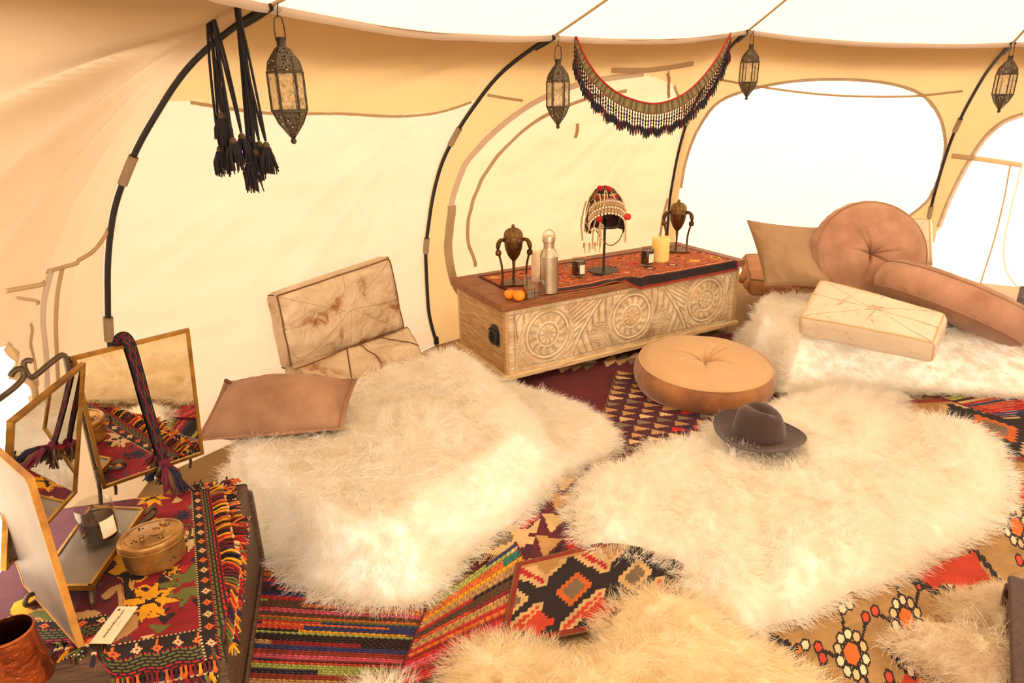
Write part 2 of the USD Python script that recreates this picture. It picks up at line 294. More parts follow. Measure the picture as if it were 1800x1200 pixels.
def on_wall(i, px, py):
    """(u, v) on wall panel i of the line of sight through a pixel."""
    if i not in _cache:
        u, v = np.meshgrid(np.linspace(-.02, 1.02, 160), np.linspace(0, 1, 160), indexing="ij"); W = wall_pt(i, u, v)
        p = project(W); p[((W - EYE) @ _fw) < .1] = 1e6; _cache[i] = (u, v, p)
    u, v, p = _cache[i]; d = ((p - [px, py]) ** 2).sum(-1); j = np.argmin(d); return np.array([u.ravel()[j], v.ravel()[j]])
def wall_ribbon(i, uvs, width, off=.006, n=60, edge_only=False):
    """A strip of cloth of the given width along a line on the wall, standing proud of it."""
    q = smoothpath(np.asarray(uvs, float), n) if len(uvs) > 2 else np.linspace(uvs[0], uvs[1], n)
    Pm = wall_pt(i, q[:, 0], q[:, 1]); inn = inward(i); T = np.gradient(Pm, axis=0); T /= np.linalg.norm(T, axis=1, keepdims=True)
    B = np.cross(T, inn); B /= np.linalg.norm(B, axis=1, keepdims=True); w = width / 2
    rows = np.stack([Pm - B * w + inn * off * .3, Pm - B * w + inn * off, Pm + inn * off * 1.3, Pm + B * w + inn * off, Pm + B * w + inn * off * .3], 1)
    k = rows.shape[1]; V = rows.reshape(-1, 3); a, b = np.meshgrid(np.arange(n - 1), np.arange(k - 1), indexing="ij"); s = a * k + b
    return V, np.stack([s, s + k, s + k + 1, s + 1], -1).reshape(-1, 4)
def inside(poly, u, v): return shapely.contains_xy(poly, u, v)
def wall(i, name, parts, nu=90, nv=100):
    """parts: [(polygon in u, v or None, material)]: the first whose polygon holds a face takes it."""
    V, Q = grid(lambda u, v: wall_pt(i, u, v), nu, nv); u, v = np.meshgrid(np.linspace(0, 1, nu), np.linspace(0, 1, nv), indexing="ij")
    uc, vc = u.ravel()[Q].mean(1), v.ravel()[Q].mean(1); left = np.ones(len(Q), bool); out = []
    for poly, m, nm in parts:
        take = left & (inside(poly, uc, vc) if poly is not None else True); left &= ~take
        if take.any():
            q = Q[take]; ids, q2 = np.unique(q, return_inverse=True); out.append((nm, (V[ids], q2.reshape(q.shape)), m))
    first = None
    for nm, mesh, m in out[::-1]:
        o = obj(nm, mesh, m, first if first is not None else None, smooth=True)
        if first is None: first = o; tag(o, kind="structure")
        else: tag(o, None)
    return first
def uvpoly(i, pts): return Polygon([tuple(on_wall(i, *p)) for p in pts])

floor_ring = [pole_pt(i, 1.0)[:2] for i in range(NP)]
_V = [(*p, z) for z in (-.012, 0.0) for p in floor_ring]; _c = len(_V)
_V += [(2, 1.8, 0.0), (2, 1.8, -.012)]
_Fq = [(_c, NP + i, NP + (i + 1) % NP)[::-1] for i in range(NP)] + [(_c + 1, i, (i + 1) % NP) for i in range(NP)]
for i in range(NP): j = (i + 1) % NP; _Fq += [(i, NP + i, NP + j), (i, NP + j, j)]
tag(obj("floor", (np.array(_V), np.array(_Fq)), "groundsheet", smooth=False), kind="structure")
_g = trimesh.creation.cylinder(60, .3, sections=64); _g.apply_translation((2, 2, -.19)); tag(obj("ground", _g, "sand", smooth=False), kind="structure")

# left wall: folded canvas with a low arched window by the trunk
win_l = uvpoly(0, [(2, 606), (30, 622), (48, 662), (58, 730), (66, 800), (74, 860), (2, 860)]) if False else None
wl = [on_wall(0, *p) for p in ((4, 610), (28, 628), (46, 668), (58, 740), (70, 830))]
arch0 = Polygon([tuple(p) for p in wl] + [(wl[-1][0] + .0, .97), (wl[0][0] - .35, .97), (wl[0][0] - .35, wl[0][1] + .02)])
W0 = wall(0, "wall_left", [(arch0, "mesh_white", "window_1"), (None, "canvas_left_shaded", "wall_left")], 120, 110)
obj("hem", wall_ribbon(0, wl, .03), "hem", W0, smooth=True)
obj("zip", wall_ribbon(0, [on_wall(0, *p) for p in ((86, 478), (78, 520), (72, 570), (76, 620), (82, 690))], .022), "zip_tape", W0, smooth=True)
obj("hem", wall_ribbon(0, [on_wall(0, *p) for p in ((106, 472), (100, 520), (97, 600), (100, 680), (118, 760))], .016), "hem", W0, smooth=True)
obj("hem", wall_ribbon(0, [on_wall(0, *p) for p in ((22, 522), (34, 560), (52, 610), (66, 680))], .008), "hem", W0, smooth=True)
obj("seam", wall_ribbon(0, [on_wall(0, *p) for p in ((2, 513), (60, 488), (110, 468), (160, 440), (215, 396))], .012, .008), "hem", W0, smooth=True)
# back left wall: darker canvas above the seam, shade under the eave put into its colour
sm = [on_wall(1, *p) for p in ((332, 180), (400, 190), (480, 197), (600, 202), (700, 205), (770, 196), (828, 180))]
top1 = Polygon([(-.1, -.1)] + [(-.1, sm[0][1])] + [tuple(p) for p in sm] + [(1.1, sm[-1][1]), (1.1, -.1)])
W1 = wall(1, "wall_back_left", [(top1, "canvas_dark", "upper_band"), (None, "canvas", "wall_back_left")])
obj("seam", wall_ribbon(1, sm, .012, .005), "hem", W1, smooth=True)
# back wall: an arched zipped door in the middle panel
dl = [on_wall(2, *p) for p in ((812, 520), (795, 480), (788, 420), (793, 360), (812, 305), (848, 250), (905, 200), (955, 172), (1010, 150), (1075, 136), (1130, 130))]
dr = [on_wall(2, *p) for p in ((1185, 150), (1203, 200), (1196, 260), (1184, 330), (1172, 400), (1160, 440))]
arch2 = Polygon([(dl[0][0], 1.0)] + [tuple(p) for p in dl] + [tuple(p) for p in dr] + [(dr[-1][0], 1.0)]).buffer(0)
W2 = wall(2, "wall_back", [(arch2, "canvas_door", "door_1"), (None, "canvas_dark", "wall_back")], 170, 150)
obj("zip", wall_ribbon(2, dl, .034), "zip_tape", W2, smooth=True)
obj("zip_cover", wall_ribbon(2, dl[:4], .05, .012), "hem", W2, smooth=True)
dh = [on_wall(2, *p) for p in ((836, 470), (824, 420), (828, 365), (846, 315), (880, 265), (934, 218), (985, 190), (1040, 172), (1100, 160))]
obj("door_hem", wall_ribbon(2, dh, .022, .003), "canvas_flap", W2, smooth=True)
obj("zip", wall_ribbon(2, dr, .02), "hem", W2, smooth=True)
obj("seam", wall_ribbon(2, [on_wall(2, *p) for p in ((856, 165), (885, 172), (918, 178))], .014), "hem", W2, smooth=True)
obj("flap", wall_ribbon(2, [on_wall(2, *p) for p in ((1072, 124), (1140, 122), (1218, 112))], .032, .010), "canvas_flap", W2, smooth=True)
obj("strap", wall_ribbon(2, [on_wall(2, *p) for p in ((1170, 128), (1174, 172))], .018, .02, 12), "hem", W2, smooth=True)
obj("strap", wall_ribbon(2, [on_wall(2, *p) for p in ((1012, 218), (1010, 242))], .016, .02, 12), "hem", W2, smooth=True)
obj("strap", wall_ribbon(2, [on_wall(2, *p) for p in ((1172, 348), (1164, 378), (1160, 410), (1156, 436))], .014, .02, 12), "hem", W2, smooth=True)
# back right wall: a large arched window of pale mesh
wr = [on_wall(3, *p) for p in ((1196, 330), (1206, 280), (1225, 230), (1262, 182), (1320, 156), (1400, 143), (1490, 140), (1570, 148), (1625, 170), (1652, 208), (1660, 255), (1650, 310), (1628, 352), (1590, 385), (1560, 402))]
arch3 = Polygon([tuple(p) for p in wr] + [(wr[-1][0], 1.0), (wr[0][0], 1.0)]).buffer(0)
W3 = wall(3, "wall_back_right", [(arch3, "mesh_cream", "window_2"), (None, "canvas_dark", "wall_back_right")], 140, 140)
obj("hem", wall_ribbon(3, wr, .02), "canvas", W3, smooth=True)
obj("seam", wall_ribbon(3, [on_wall(3, *p) for p in ((1262, 140), (1330, 152), (1420, 163), (1500, 168), (1600, 168), (1690, 160))], .014, .014), "hem", W3, smooth=True)
# right wall: white mesh window with a frame bar and a zipped flap
wq = [on_wall(4, *p) for p in ((1650, 400), (1668, 350), (1698, 295), (1730, 245), (1765, 215), (1798, 200))]
arch4 = Polygon([(max(wq[0][0] - .02, 0.02), 1.0)] + [tuple(p) for p in wq] + [(.45, wq[-1][1] - .03), (.6, wq[-1][1] - .02), (.75, .35), (.8, .6), (.8, 1.0)]).buffer(0)
W4 = wall(4, "wall_right", [(arch4, "mesh_white", "window_3"), (None, "canvas_dark", "wall_right")], 200, 140)
obj("hem", wall_ribbon(4, wq, .035), "canvas", W4, smooth=True)
obj("window_bar", wall_ribbon(4, [on_wall(4, *p) for p in ((1672, 274), (1730, 280), (1798, 290))], .035, .012), "hem", W4, smooth=True)
obj("strap", wall_ribbon(4, [on_wall(4, *p) for p in ((1778, 290), (1762, 360), (1744, 440), (1724, 505))], .012, .012), "hem", W4, smooth=True)
obj("zip", wall_ribbon(4, [on_wall(4, *p) for p in ((1796, 292), (1776, 370), (1764, 430), (1766, 470), (1784, 500), (1799, 512))], .016), "zip_tape", W4, smooth=True)
for i, nm in ((5, "wall_right_side"), (6, "wall_right_side"), (7, "wall_front_right"), (8, "wall_front_right"), (9, "wall_front"), (10, "wall_front"), (11, "wall_front_left")):
    if i in (8, 9, 10):                        # unseen arched openings added behind the camera to let in fill light
        uu = np.linspace(.08, .92, 30); V, Q = grid(lambda u, v: wall_pt(i, u, v), 40, 40); u, v = np.meshgrid(np.linspace(0, 1, 40), np.linspace(0, 1, 40), indexing="ij"); uc, vc = u.ravel()[Q].mean(1), v.ravel()[Q].mean(1)
        hole = (((uc - .5) / .42) ** 2 + np.clip((.55 - vc) / .45, 0, 9) ** 2) < 1; tag(obj(nm, (V, Q[~hole]), "canvas", smooth=True), kind="structure")
    else: wall(i, nm, [(None, "canvas", nm)], 24, 30)
# roof: a cone of twelve gores, hollow between the seams
APEX = np.array([2.1, 1.7, 3.05])
def roof_pt(u, v):      # u around (0..NP), v eave to apex
    i = np.minimum(u.astype(int), NP - 1); f = u - i; E = np.array([[p[0], p[1], p[2]] for p in POLES]); a, b = E[i], E[(i + 1) % NP]
    X = a + (b - a) * f[..., None]; X[..., 2] -= .035 * 4 * f * (1 - f) * np.exp(-v / .08)
    Y = X + (APEX - X) * v[..., None]; Y[..., 2] -= .22 * v * (1 - v) * 1.2
    w = 4 * f * (1 - f); Y[..., 2] -= .05 * w * (1 - v) * np.clip(v * 5, 0, 1); Y[..., 2] += .018 * nz(f * 3, v * 9, i * 3.1) * w
    return Y
V, Q = grid(lambda u, v: roof_pt(u * NP, v * .985), NP * 24 + 1, 40)
roof = obj("ceiling", (V, Q), "canvas_roof", smooth=True); tag(roof, kind="structure")
for i in range(NP):
    v = np.linspace(0, .97, 40); Pm = roof_pt(np.full(40, float(i)), v) + [0, 0, -.006]
    obj("seam", tube(Pm, .007, 6), "hem", roof, smooth=True)
    u = np.linspace(i, i + .9999, 30); Pm = roof_pt(u, np.zeros(30)); c = np.array([2.0, 1.8, 0]); inn = c - Pm; inn[:, 2] = 0; inn /= np.linalg.norm(inn, axis=1, keepdims=True)
    rows = np.stack([Pm + [0, 0, .012] + inn * .004, Pm + inn * .012 + [0, 0, .008], Pm + inn * .014 - [0, 0, .012], Pm + inn * .004 - [0, 0, .022]], 1)
    a, b = np.meshgrid(np.arange(29), np.arange(3), indexing="ij"); s = a * 4 + b
    obj("eave_hem", (rows.reshape(-1, 3), np.stack([s, s + 4, s + 5, s + 1], -1).reshape(-1, 4)), "zip_tape", roof, smooth=True)
# the roof cloth reaches out over the walls as an eave skirt
n = NP * 12; us = np.arange(n) / 12.0; ii = us.astype(int); hd = np.unwrap(np.radians([p[3] for p in POLES] + [POLES[0][3]])); hh = hd[ii] + (hd[ii + 1] - hd[ii]) * (us - ii); E_ = roof_pt(us, np.zeros(n)); od = np.stack([np.cos(hh), np.sin(hh), 0 * hh], 1)
rows = np.stack([E_ + [0, 0, .015], E_ + od * .22 + [0, 0, -.015], E_ + od * .32 + [0, 0, -.06], E_ + od * .325 + [0, 0, -.07]], 0).reshape(-1, 3); i, j = np.meshgrid(np.arange(3), np.arange(n), indexing="ij"); obj("eave_skirt", (rows, np.stack([i * n + j, i * n + (j + 1) % n, (i + 1) * n + (j + 1) % n, (i + 1) * n + j], -1).reshape(-1, 4)), "canvas_dark", roof, smooth=True)
# bent black poles with canvas keepers
PL = {1: ("first black bent tent pole from the left, behind the hanging tassels", [(244, 312), (208, 580)]), 2: ("black bent tent pole left of the carved chest, curving from the second lantern", [(801, 238), (751, 430)]),
      3: ("black bent tent pole behind the right end of the carved chest", [(1222, 212)]), 4: ("black bent tent pole between the two bright right-hand windows", [(1685, 220), (1641, 372)])}
for i in PL:
    t = thing("tent_pole", PL[i][0], "tent pole", pole_pt(i, 1.0))
    v = np.linspace(.012, .985, 110); Pm = pole_pt(i, v, .018)
    obj("rod", tube(Pm, np.full(110, .0105), 10), "pole_black", t, smooth=True, world=True)
    for (px, py) in PL[i][1]:
        pr = project(Pm); k = int(np.argmin(((pr - [px, py]) ** 2).sum(1))); k = min(max(k, 4), 105)
        obj("keeper", tube(Pm[k - 3:k + 4], .017, 10), "canvas_door", t, smooth=True, world=True)
    e = pole_pt(i, 0.0, .02); o = pole_pt(i, .03, .03)
    obj("socket", tube(np.array([o, (o + e) / 2, e + [0, 0, .004]]), [.015, .017, .017], 10), "pole_black", t, smooth=True, world=True)
    obj("tie", tube(np.array([e + [0, 0, .0], e + inward(i) * .02 + [0, 0, -.02], e + inward(i) * .035 + [0, 0, -.01]]), .006, 6), "zip_tape", t, smooth=True, world=True)
    f = pole_pt(i, .985, .018); obj("foot", tube(np.array([f + [0, 0, .03], f - [0, 0, .015]]), .016, 10), "pole_black", t, smooth=True, world=True)
# ================================================================ woven rugs: every cell of the weave is a face with its own colour
def cells(Pf, H, W, paint, ridge=0.0, seed=0):
    """A woven cloth of H x W cells; paint(r, c) gives linear colours (H, W, 3); Pf(u, v) the surface."""
    V, Q = grid(Pf, W + 1, H + 1)
    r, c = np.meshgrid(np.arange(H), np.arange(W), indexing="ij")
    col = paint(r, c); return V, Q, np.transpose(col, (1, 0, 2)).reshape(-1, 3)
def woven(name, V, Q, col, mat_="kilim", parent=None, world=True):
    v, f = tri((V, Q)); c2 = np.vstack([col, col])
    path_obj = obj(name, (v, f), mat_, parent, smooth=False, col=c2, world=world); return path_obj
K = {k: np.array(C(*v)) for k, v in dict(red=(196, 34, 36), maroon=(98, 24, 38), black=(36, 22, 24), navy=(40, 32, 62), cream=(226, 190, 136), tan=(196, 150, 92), yellow=(240, 168, 24), green=(108, 112, 52), teal=(40, 120, 110), orange=(222, 110, 38),
     purple=(104, 54, 66), brown=(92, 58, 40), pink=(214, 84, 110), grey=(130, 112, 88), coral=(216, 72, 44), plum=(78, 24, 46), white=(240, 220, 180), blue=(44, 52, 110), lime=(170, 180, 90), rust=(150, 48, 30), dred=(150, 20, 34)).items()}
def cnv(H, W, k): return np.tile(K[k], (H, W, 1)).astype(float)
def fillpoly(A, pts, k):
    H, W = A.shape[:2]; c, r = np.meshgrid(np.arange(W) + .5, np.arange(H) + .5); A[shapely.contains_xy(Polygon(pts).buffer(0), c, r)] = K[k] if isinstance(k, str) else k
def star(A, cx, cy, R, k, k2="black", n=8, inner=.5, rot0=0.0, sx=1.0):
    a = rot0 + np.arange(2 * n) * np.pi / n; rr = np.where(np.arange(2 * n) % 2 == 0, R, R * inner)
    fillpoly(A, np.stack([cx + sx * rr * np.cos(a), cy + rr * np.sin(a)], 1), k)
    for s in (-1, 1):                                  # the forked hook figure in the middle of the star
        for d in (-1, 1):
            x0, y0 = cx, cy
            fillpoly(A, [(x0 - 1.2 * d, y0 + s * 0), (x0 + s * R * .3 - d, y0 + d * R * .12 - 1), (x0 + s * R * .42, y0 + d * R * .3), (x0 + s * R * .3, y0 + d * R * .34), (x0 + s * R * .2, y0 + d * R * .14), (x0, y0 + 1.5 * d)], k2)
    fillpoly(A, [(cx - R * .16, cy - R * .1), (cx + R * .16, cy - R * .1), (cx + R * .16, cy + R * .1), (cx - R * .16, cy + R * .1)], k2)
def diamond(A, cx, cy, rx, ry, k, step=1):
    H, W = A.shape[:2]; c, r = np.meshgrid(np.arange(W), np.arange(H))
    A[(np.floor(np.abs(c - cx) / step) * step / rx + np.floor(np.abs(r - cy) / step) * step / ry) <= 1] = K[k]
def ctr(pts): return np.mean(np.asarray(pts), 0)
def quad_map(p00, p10, p11, p01, lift=0.0, wav=0.005, seed=0, base=None):
    a, b, c, d = (np.asarray(x, float) for x in (p00, p10, p11, p01))
    def f(u, v):
        X = ((1 - u) * (1 - v))[..., None] * a + (u * (1 - v))[..., None] * b + (u * v)[..., None] * c + ((1 - u) * v)[..., None] * d
        X[..., 2] += lift + wav * (nz(X[..., 0] * 3.1, X[..., 1] * 3.1, 0 * u + seed) + .5) * 2; return X
    return f
rng = np.random.default_rng(7)
def floor_rug(name, label, q, cell, draw, lift, group=None, seed=0, wav=.005, cat="rug", fringe=None):
    a, b, c, d = q; W = max(6, int(np.linalg.norm(np.subtract(b, a)) / cell)); H = max(6, int(np.linalg.norm(np.subtract(d, a)) / cell))
    A = draw(H, W); g = ctr([a, b, c, d]); t = thing(name, label, cat, (g[0], g[1], 0), 0, group)
    V, Q, col = cells(quad_map(a, b, c, d, lift, wav, seed), H, W, lambda r, cc: A)
    woven("weave", V, Q, col, parent=t)
    # hem: a thin thickness along the four edges
    f = quad_map(a, b, c, d, lift, wav, seed); L = np.linspace(0, 1, 50); o = 0 * L
    for e in (f(L, o), f(o + 1, L), f(L, o + 1), f(o, L)):
        obj("selvedge", tube(e - [0, 0, .002], .004, 5), "seam_brown", t, smooth=True, world=True)
    if fringe:
        ms = []
        for k in np.linspace(0, 1, 60):
            e = f(np.array([k]), np.array([float(fringe[0])]))[0] if fringe[1] == "v" else f(np.array([float(fringe[0])]), np.array([k]))[0]
            dd = unit((ctr([a, b]) - ctr([d, c])) if fringe == (0, "v") else (ctr([d, c]) - ctr([a, b])) if fringe[1] == "v" else (ctr([b, c]) - ctr([a, d])) * (1 if fringe[0] else -1)); dd = dd + rng.normal(0, .25, 3) * [1, 1, 0]
            ms.append(tube(np.array([e, e + dd * .02 + [0, 0, .002], e + dd * .045 - [0, 0, .0]]), .0016, 4))
        obj("fringe", join(ms), "rope_cream", t, smooth=True, world=True)
    return t
def p0(px, py, z=0.0): return at(px, py, z)

def rag(seed, rowh=1):
    def draw(H, W):
        g = np.random.default_rng(seed); A = cnv(H, W, "black"); r = 0
        names = ["red", "maroon", "black", "navy", "cream", "tan", "yellow", "green", "teal", "orange", "pink", "coral", "blue", "lime", "rust", "dred", "black", "red", "brown", "cream"]
        while r < H:
            h = int(g.integers(1, 3)); c = 0; k = g.choice(names)
            while c < W:
                L = int(g.integers(int(W * .35), W + 2)); A[r:r + h, c:c + L] = K[k]; c += L
                if g.random() < .5: k = g.choice(names)
            r += h
        rr, cc = np.meshgrid(np.arange(H), np.arange(W), indexing="ij")
        warp = (cc % 4 == (rr % 2) * 2); A[warp] = A[warp] * .45 + np.array(C(120, 90, 60)) * .35      # the warp threads that show between the rags
        A *= (.8 + .4 * np.random.default_rng(seed + 1).random((H, W, 1))); return np.clip(A, 0, 1)
    return draw
def rag_rug(name, label, q, seed, lift, rowh=.0095, colw=.0055, wav=.005):
    """Rag rug: each rag row is a rounded ridge of its own."""
    a, b, c, d = q; W = int(np.linalg.norm(np.subtract(b, a)) / colw); H = int(np.linalg.norm(np.subtract(d, a)) / rowh); A = rag(seed)(H, W)
    f = quad_map(a, b, c, d, lift, wav, seed); sub = 3
    def g(u, v):
        wv = v + .006 * nz(u * 5, v * 9, 0 * u + seed); X = f(u, wv); ph = (v * H * sub).round().astype(int) % sub; X[..., 2] += np.where(ph == 0, 0, .0045) + .0012 * np.sin(u * W * np.pi * .5); return X
    V, Q, col = cells(g, H * sub, W, lambda r, cc: np.repeat(A, sub, 0)); ce = ctr(q); t = thing(name, label, "rug", (ce[0], ce[1], 0))
    woven("weave", V, Q, col, parent=t); L = np.linspace(0, 1, 60); o = 0 * L
    for e in (f(o + 1, L), f(o, L)): obj("selvedge", tube(e, .006, 6), "yarn_maroon", t, smooth=True, world=True)
    return t

def draw_maroon(H, W):
    A = cnv(H, W, "maroon"); g = np.random.default_rng(3)
    A *= (.75 + .5 * meshkit.noise(np.stack([*np.meshgrid(np.arange(H) / 3, np.arange(W) / 40, indexing="ij"), np.zeros((H, W))], -1)))[..., None]
    for c0 in np.arange(8, W, 26):                                     # serrated cream figures along the chest
        for s in range(3):
            fillpoly(A, [(c0 + s * 7, H * .10), (c0 + s * 7 + 9, H * .10), (c0 + s * 7 + 4, H * .15)], ("cream", "tan", "grey")[s])
            fillpoly(A, [(c0 + s * 7, H * .10), (c0 + s * 7 + 8, H * .10), (c0 + s * 7 + 4, H * .055)], ("tan", "grey", "cream")[s])
    return A
def draw_triangles(H, W):
    A = cnv(H, W, "plum"); n = 7; w = W / n; h = w * .62
    rows = int(H / h) + 1
    for r in range(rows):
        for q in range(n):
            x, y = q * w, r * h; k = ["tan", "cream", "grey", "tan"][(q + r) % 4]
            if q in (4, 5, 6) and (r + q) % 3 == 0: k = "red"
            fillpoly(A, [(x, y + 1), (x + w - 1.2, y + 1), (x + w * .15, y + h - .8)], k)
            if q >= 4 and (q + r) % 2: fillpoly(A, [(x + w * .4, y + h - 1), (x + w, y + h - 1), (x + w, y + h * .3)], "navy")
    return A
def draw_dark(H, W):
    A = cnv(H, W, "black")
    def zig(x0, y0, x1, y1, t, k, k2=None):
        n = int(max(abs(x1 - x0), abs(y1 - y0))) + 1
        for s in np.linspace(0, 1, n * 2):
            x, y = x0 + (x1 - x0) * s, y0 + (y1 - y0) * s; xx, yy = int(x // 2 * 2), int(y // 2 * 2)
            A[max(yy - t, 0):yy + t, max(xx - t, 0):xx + t] = K[k]
        if k2: zig(x0, y0, x1, y1, max(t - 2, 1), k2)
    for x in range(0, W + 30, 34):
        zig(x, H * .08, x + 17, H * .34, 3, "cream", "red")
        zig(x, H * .95, x + 17, H * .66, 3, "cream", "coral"); pass
        diamond(A, x + 17, H * .13, 8, 8, "cream", 2); diamond(A, x + 17, H * .13, 4, 4, "tan", 2)
        diamond(A, x, H * .5, 9, 8, "orange" if (x // 34) % 2 else "cream", 2); diamond(A, x, H * .5, 4, 4, "grey", 2); diamond(A, x + 17, H * .82, 8, 7, "coral", 2)
    A[:3] = K["rust"]; A[-3:] = K["rust"]; A[3:5] = K["tan"]; A[:, :3] = K["rust"]; A[:, -3:] = K["rust"]; A = A * (.85, .8, .75); return A
def draw_mix(H, W):
    A = cnv(H, W, "maroon"); n = 0
    for y in range(0, H, 12):
        for x in range(0, W, 16):
            k = ["red", "cream", "black", "grey", "tan", "red"][(x // 16 * 2 + y // 12 * 3) % 6]
            fillpoly(A, [(x, y), (x + 15, y + 1), (x + 8, y + 11)], k); fillpoly(A, [(x + 9, y + 11), (x + 16, y + 11), (x + 16, y + 2)], ["black", "cream", "plum"][(x // 16 + y // 12) % 3])
    for x in range(10, W, 48): diamond(A, x, H * .82, 20, 14, "cream", 2); diamond(A, x, H * .82, 9, 6, "grey", 2)
    return A
HEXQ = None
def draw_hex(H, W):
    A = cnv(H, W, "tan") * (.74, .76, .8); rr, cc = np.meshgrid(np.arange(H), np.arange(W), indexing="ij"); A *= (.88 + .24 * (meshkit.noise(np.stack([rr / 2., cc / 40., 0. * rr], -1))))[..., None]
    a, b, c, d = (np.asarray(x)[:2] for x in HEXQ)
    def cell(px, py):
        p = at(px, py)[:2]; u = v = .5
        for _ in range(12):
            f = (1 - u) * (1 - v) * a + u * (1 - v) * b + u * v * c + (1 - u) * v * d - p; J = np.stack([(1 - v) * (b - a) + v * (c - d), (1 - u) * (d - a) + u * (c - b)], 1); s_ = np.linalg.solve(J, f); u, v = u - s_[0], v - s_[1]
        return np.array([u * W, v * H])
    def line(p, q, t=2):
        L = int(np.abs(q - p).max() * 1.5) + 2
        for s_ in np.linspace(0, 1, L): x, y = (p + (q - p) * s_).astype(int) // 2 * 2; A[max(y - t + 1, 0):max(y + t, 0), max(x - t + 1, 0):max(x + t, 0)] = K["black"]
    def hexa(c_, r, k):
        th = np.arange(6) * np.pi / 3 + .5; fillpoly(A, np.stack([c_[0] + (r + 2.2) * np.cos(th), c_[1] + (r + 2.2) * np.sin(th)], 1), "black"); fillpoly(A, np.stack([c_[0] + r * np.cos(th), c_[1] + r * np.sin(th)], 1), k)
    cs = [(1496, 1156), (1592, 1094), (1700, 1170), (1785, 930), (1690, 1040), (1420, 1230), (1840, 1010), (1620, 1220)]
    for q, (px, py) in enumerate(cs):
        c_ = cell(px, py); ex = cell(px + 96, py - 62) - c_; ex = ex / np.linalg.norm(ex); ey_ = np.array([-ex[1], ex[0]])
        for s_ in (-1, 1): line(c_ + ex * 14 * s_, c_ + ex * 34 * s_ - ey_ * 18); line(c_ + ey_ * 14 * s_, c_ + ey_ * 36 * s_ + ex * 10); hexa(c_ + ex * 34 * s_ - ey_ * 20, 4.6, "coral"); hexa(c_ + ey_ * 38 * s_ + ex * 12, 4.6, ["white", "orange"][q % 2]); hexa(c_ + ey_ * 38 * s_ + ex * 22, 4.6, "white")
        for k in range(10): th = k * np.pi / 5; hexa(c_ + 16.5 * math.cos(th) * ex + 16.5 * math.sin(th) * ey_, 4.4, "white" if k % 3 else "cream")
        hexa(c_, 10, "orange")
    def patch(pts, k): fillpoly(A, [tuple(cell(*p)) for p in pts], k)
    def zigline(p, q, n, k="black"):
        p, q = cell(*p), cell(*q); e = (q - p) / n; nn = np.array([-e[1], e[0]]) * .35
        for m in range(n): line(p + e * m, p + e * (m + .5) + nn, 3); line(p + e * (m + .5) + nn, p + e * (m + 1), 3)
    for pts in (((1560, 1030), (1600, 1018), (1660, 990), (1718, 975), (1722, 1000), (1740, 1022), (1700, 1036), (1655, 1030), (1640, 1044), (1600, 1020)), ((1330, 1118), (1352, 1120), (1372, 1128), (1342, 1134)), ((1590, 1190), (1640, 1230), (1560, 1260)), ((1790, 860), (1820, 840), (1830, 880), (1795, 890))): patch(pts, K["coral"] * (.75, .62, .55))
    zigline((1600, 1018), (1648, 1046), 3); zigline((1718, 975), (1760, 1030), 4); zigline((1352, 1120), (1400, 1144), 3); zigline((1590, 1188), (1560, 1150), 3); return A
def draw_right(H, W):
    A = draw_dark(H, W); m = (A == K["cream"]).all(-1); return A

# the big maroon kilim under the chest and pouf, then the smaller ones on top of it
floor_rug("kilim_rug", "large maroon kilim under the carved chest and the round pouf", (p0(800, 650), p0(1500, 560), p0(1420, 1000), p0(560, 1010)), .011, draw_maroon, .004, seed=1)
floor_rug("kilim_rug", "kilim strip of small cream, plum and red triangles beside the round pouf", (p0(1085, 655), p0(1330, 700), p0(1240, 832), p0(1040, 790)), .009, draw_triangles, .011, seed=2)
floor_rug("kilim_rug", "red and cream kilim showing in the gap between the two big white fleeces", (p0(880, 838), p0(1060, 800), p0(1010, 1010), p0(830, 975)), .008, draw_mix, .012, seed=3, fringe=(1, "v"))
rag_rug("rag_rug", "striped multicoloured rag rug on the floor beside the dark trunk", (p0(330, 975), p0(780, 1005), p0(735, 1230), p0(290, 1215)), 11, .006)
rag_rug("rag_rug", "striped rag rug with yellow and teal rows against the dark zigzag kilim", (p0(752, 1075), p0(906, 962), p0(985, 1120), p0(690, 1230)), 23, .014, rowh=.013)
floor_rug("kilim_rug", "dark kilim with zigzag red and cream borders in the bottom middle of the photo", (p0(908, 1000), p0(1215, 930), p0(1180, 1090), p0(880, 1150)), .0068, draw_dark, .022, seed=5, wav=.005)
HEXQ = (p0(1290, 1000), p0(1900, 760), p0(2050, 1080), p0(1390, 1290))
floor_rug("kilim_rug", "tan kilim with chains of hexagons at the bottom right", (p0(1290, 1000), p0(1900, 760), p0(2050, 1080), p0(1390, 1290)), .0036, draw_hex, .008, seed=6)
floor_rug("kilim_rug", "dark kilim with cream and red figures at the right edge behind the big fleece", (p0(1560, 715), p0(1800, 690), p0(2060, 850), p0(1660, 800)), .010, draw_right, .014, seed=8)
rag_rug("rag_rug", "pale striped rag rug in the far right corner beside the fleece-covered seat", (p0(1640, 700), p0(1860, 640), p0(2000, 730), p0(1760, 740)), 31, .009, rowh=.02)

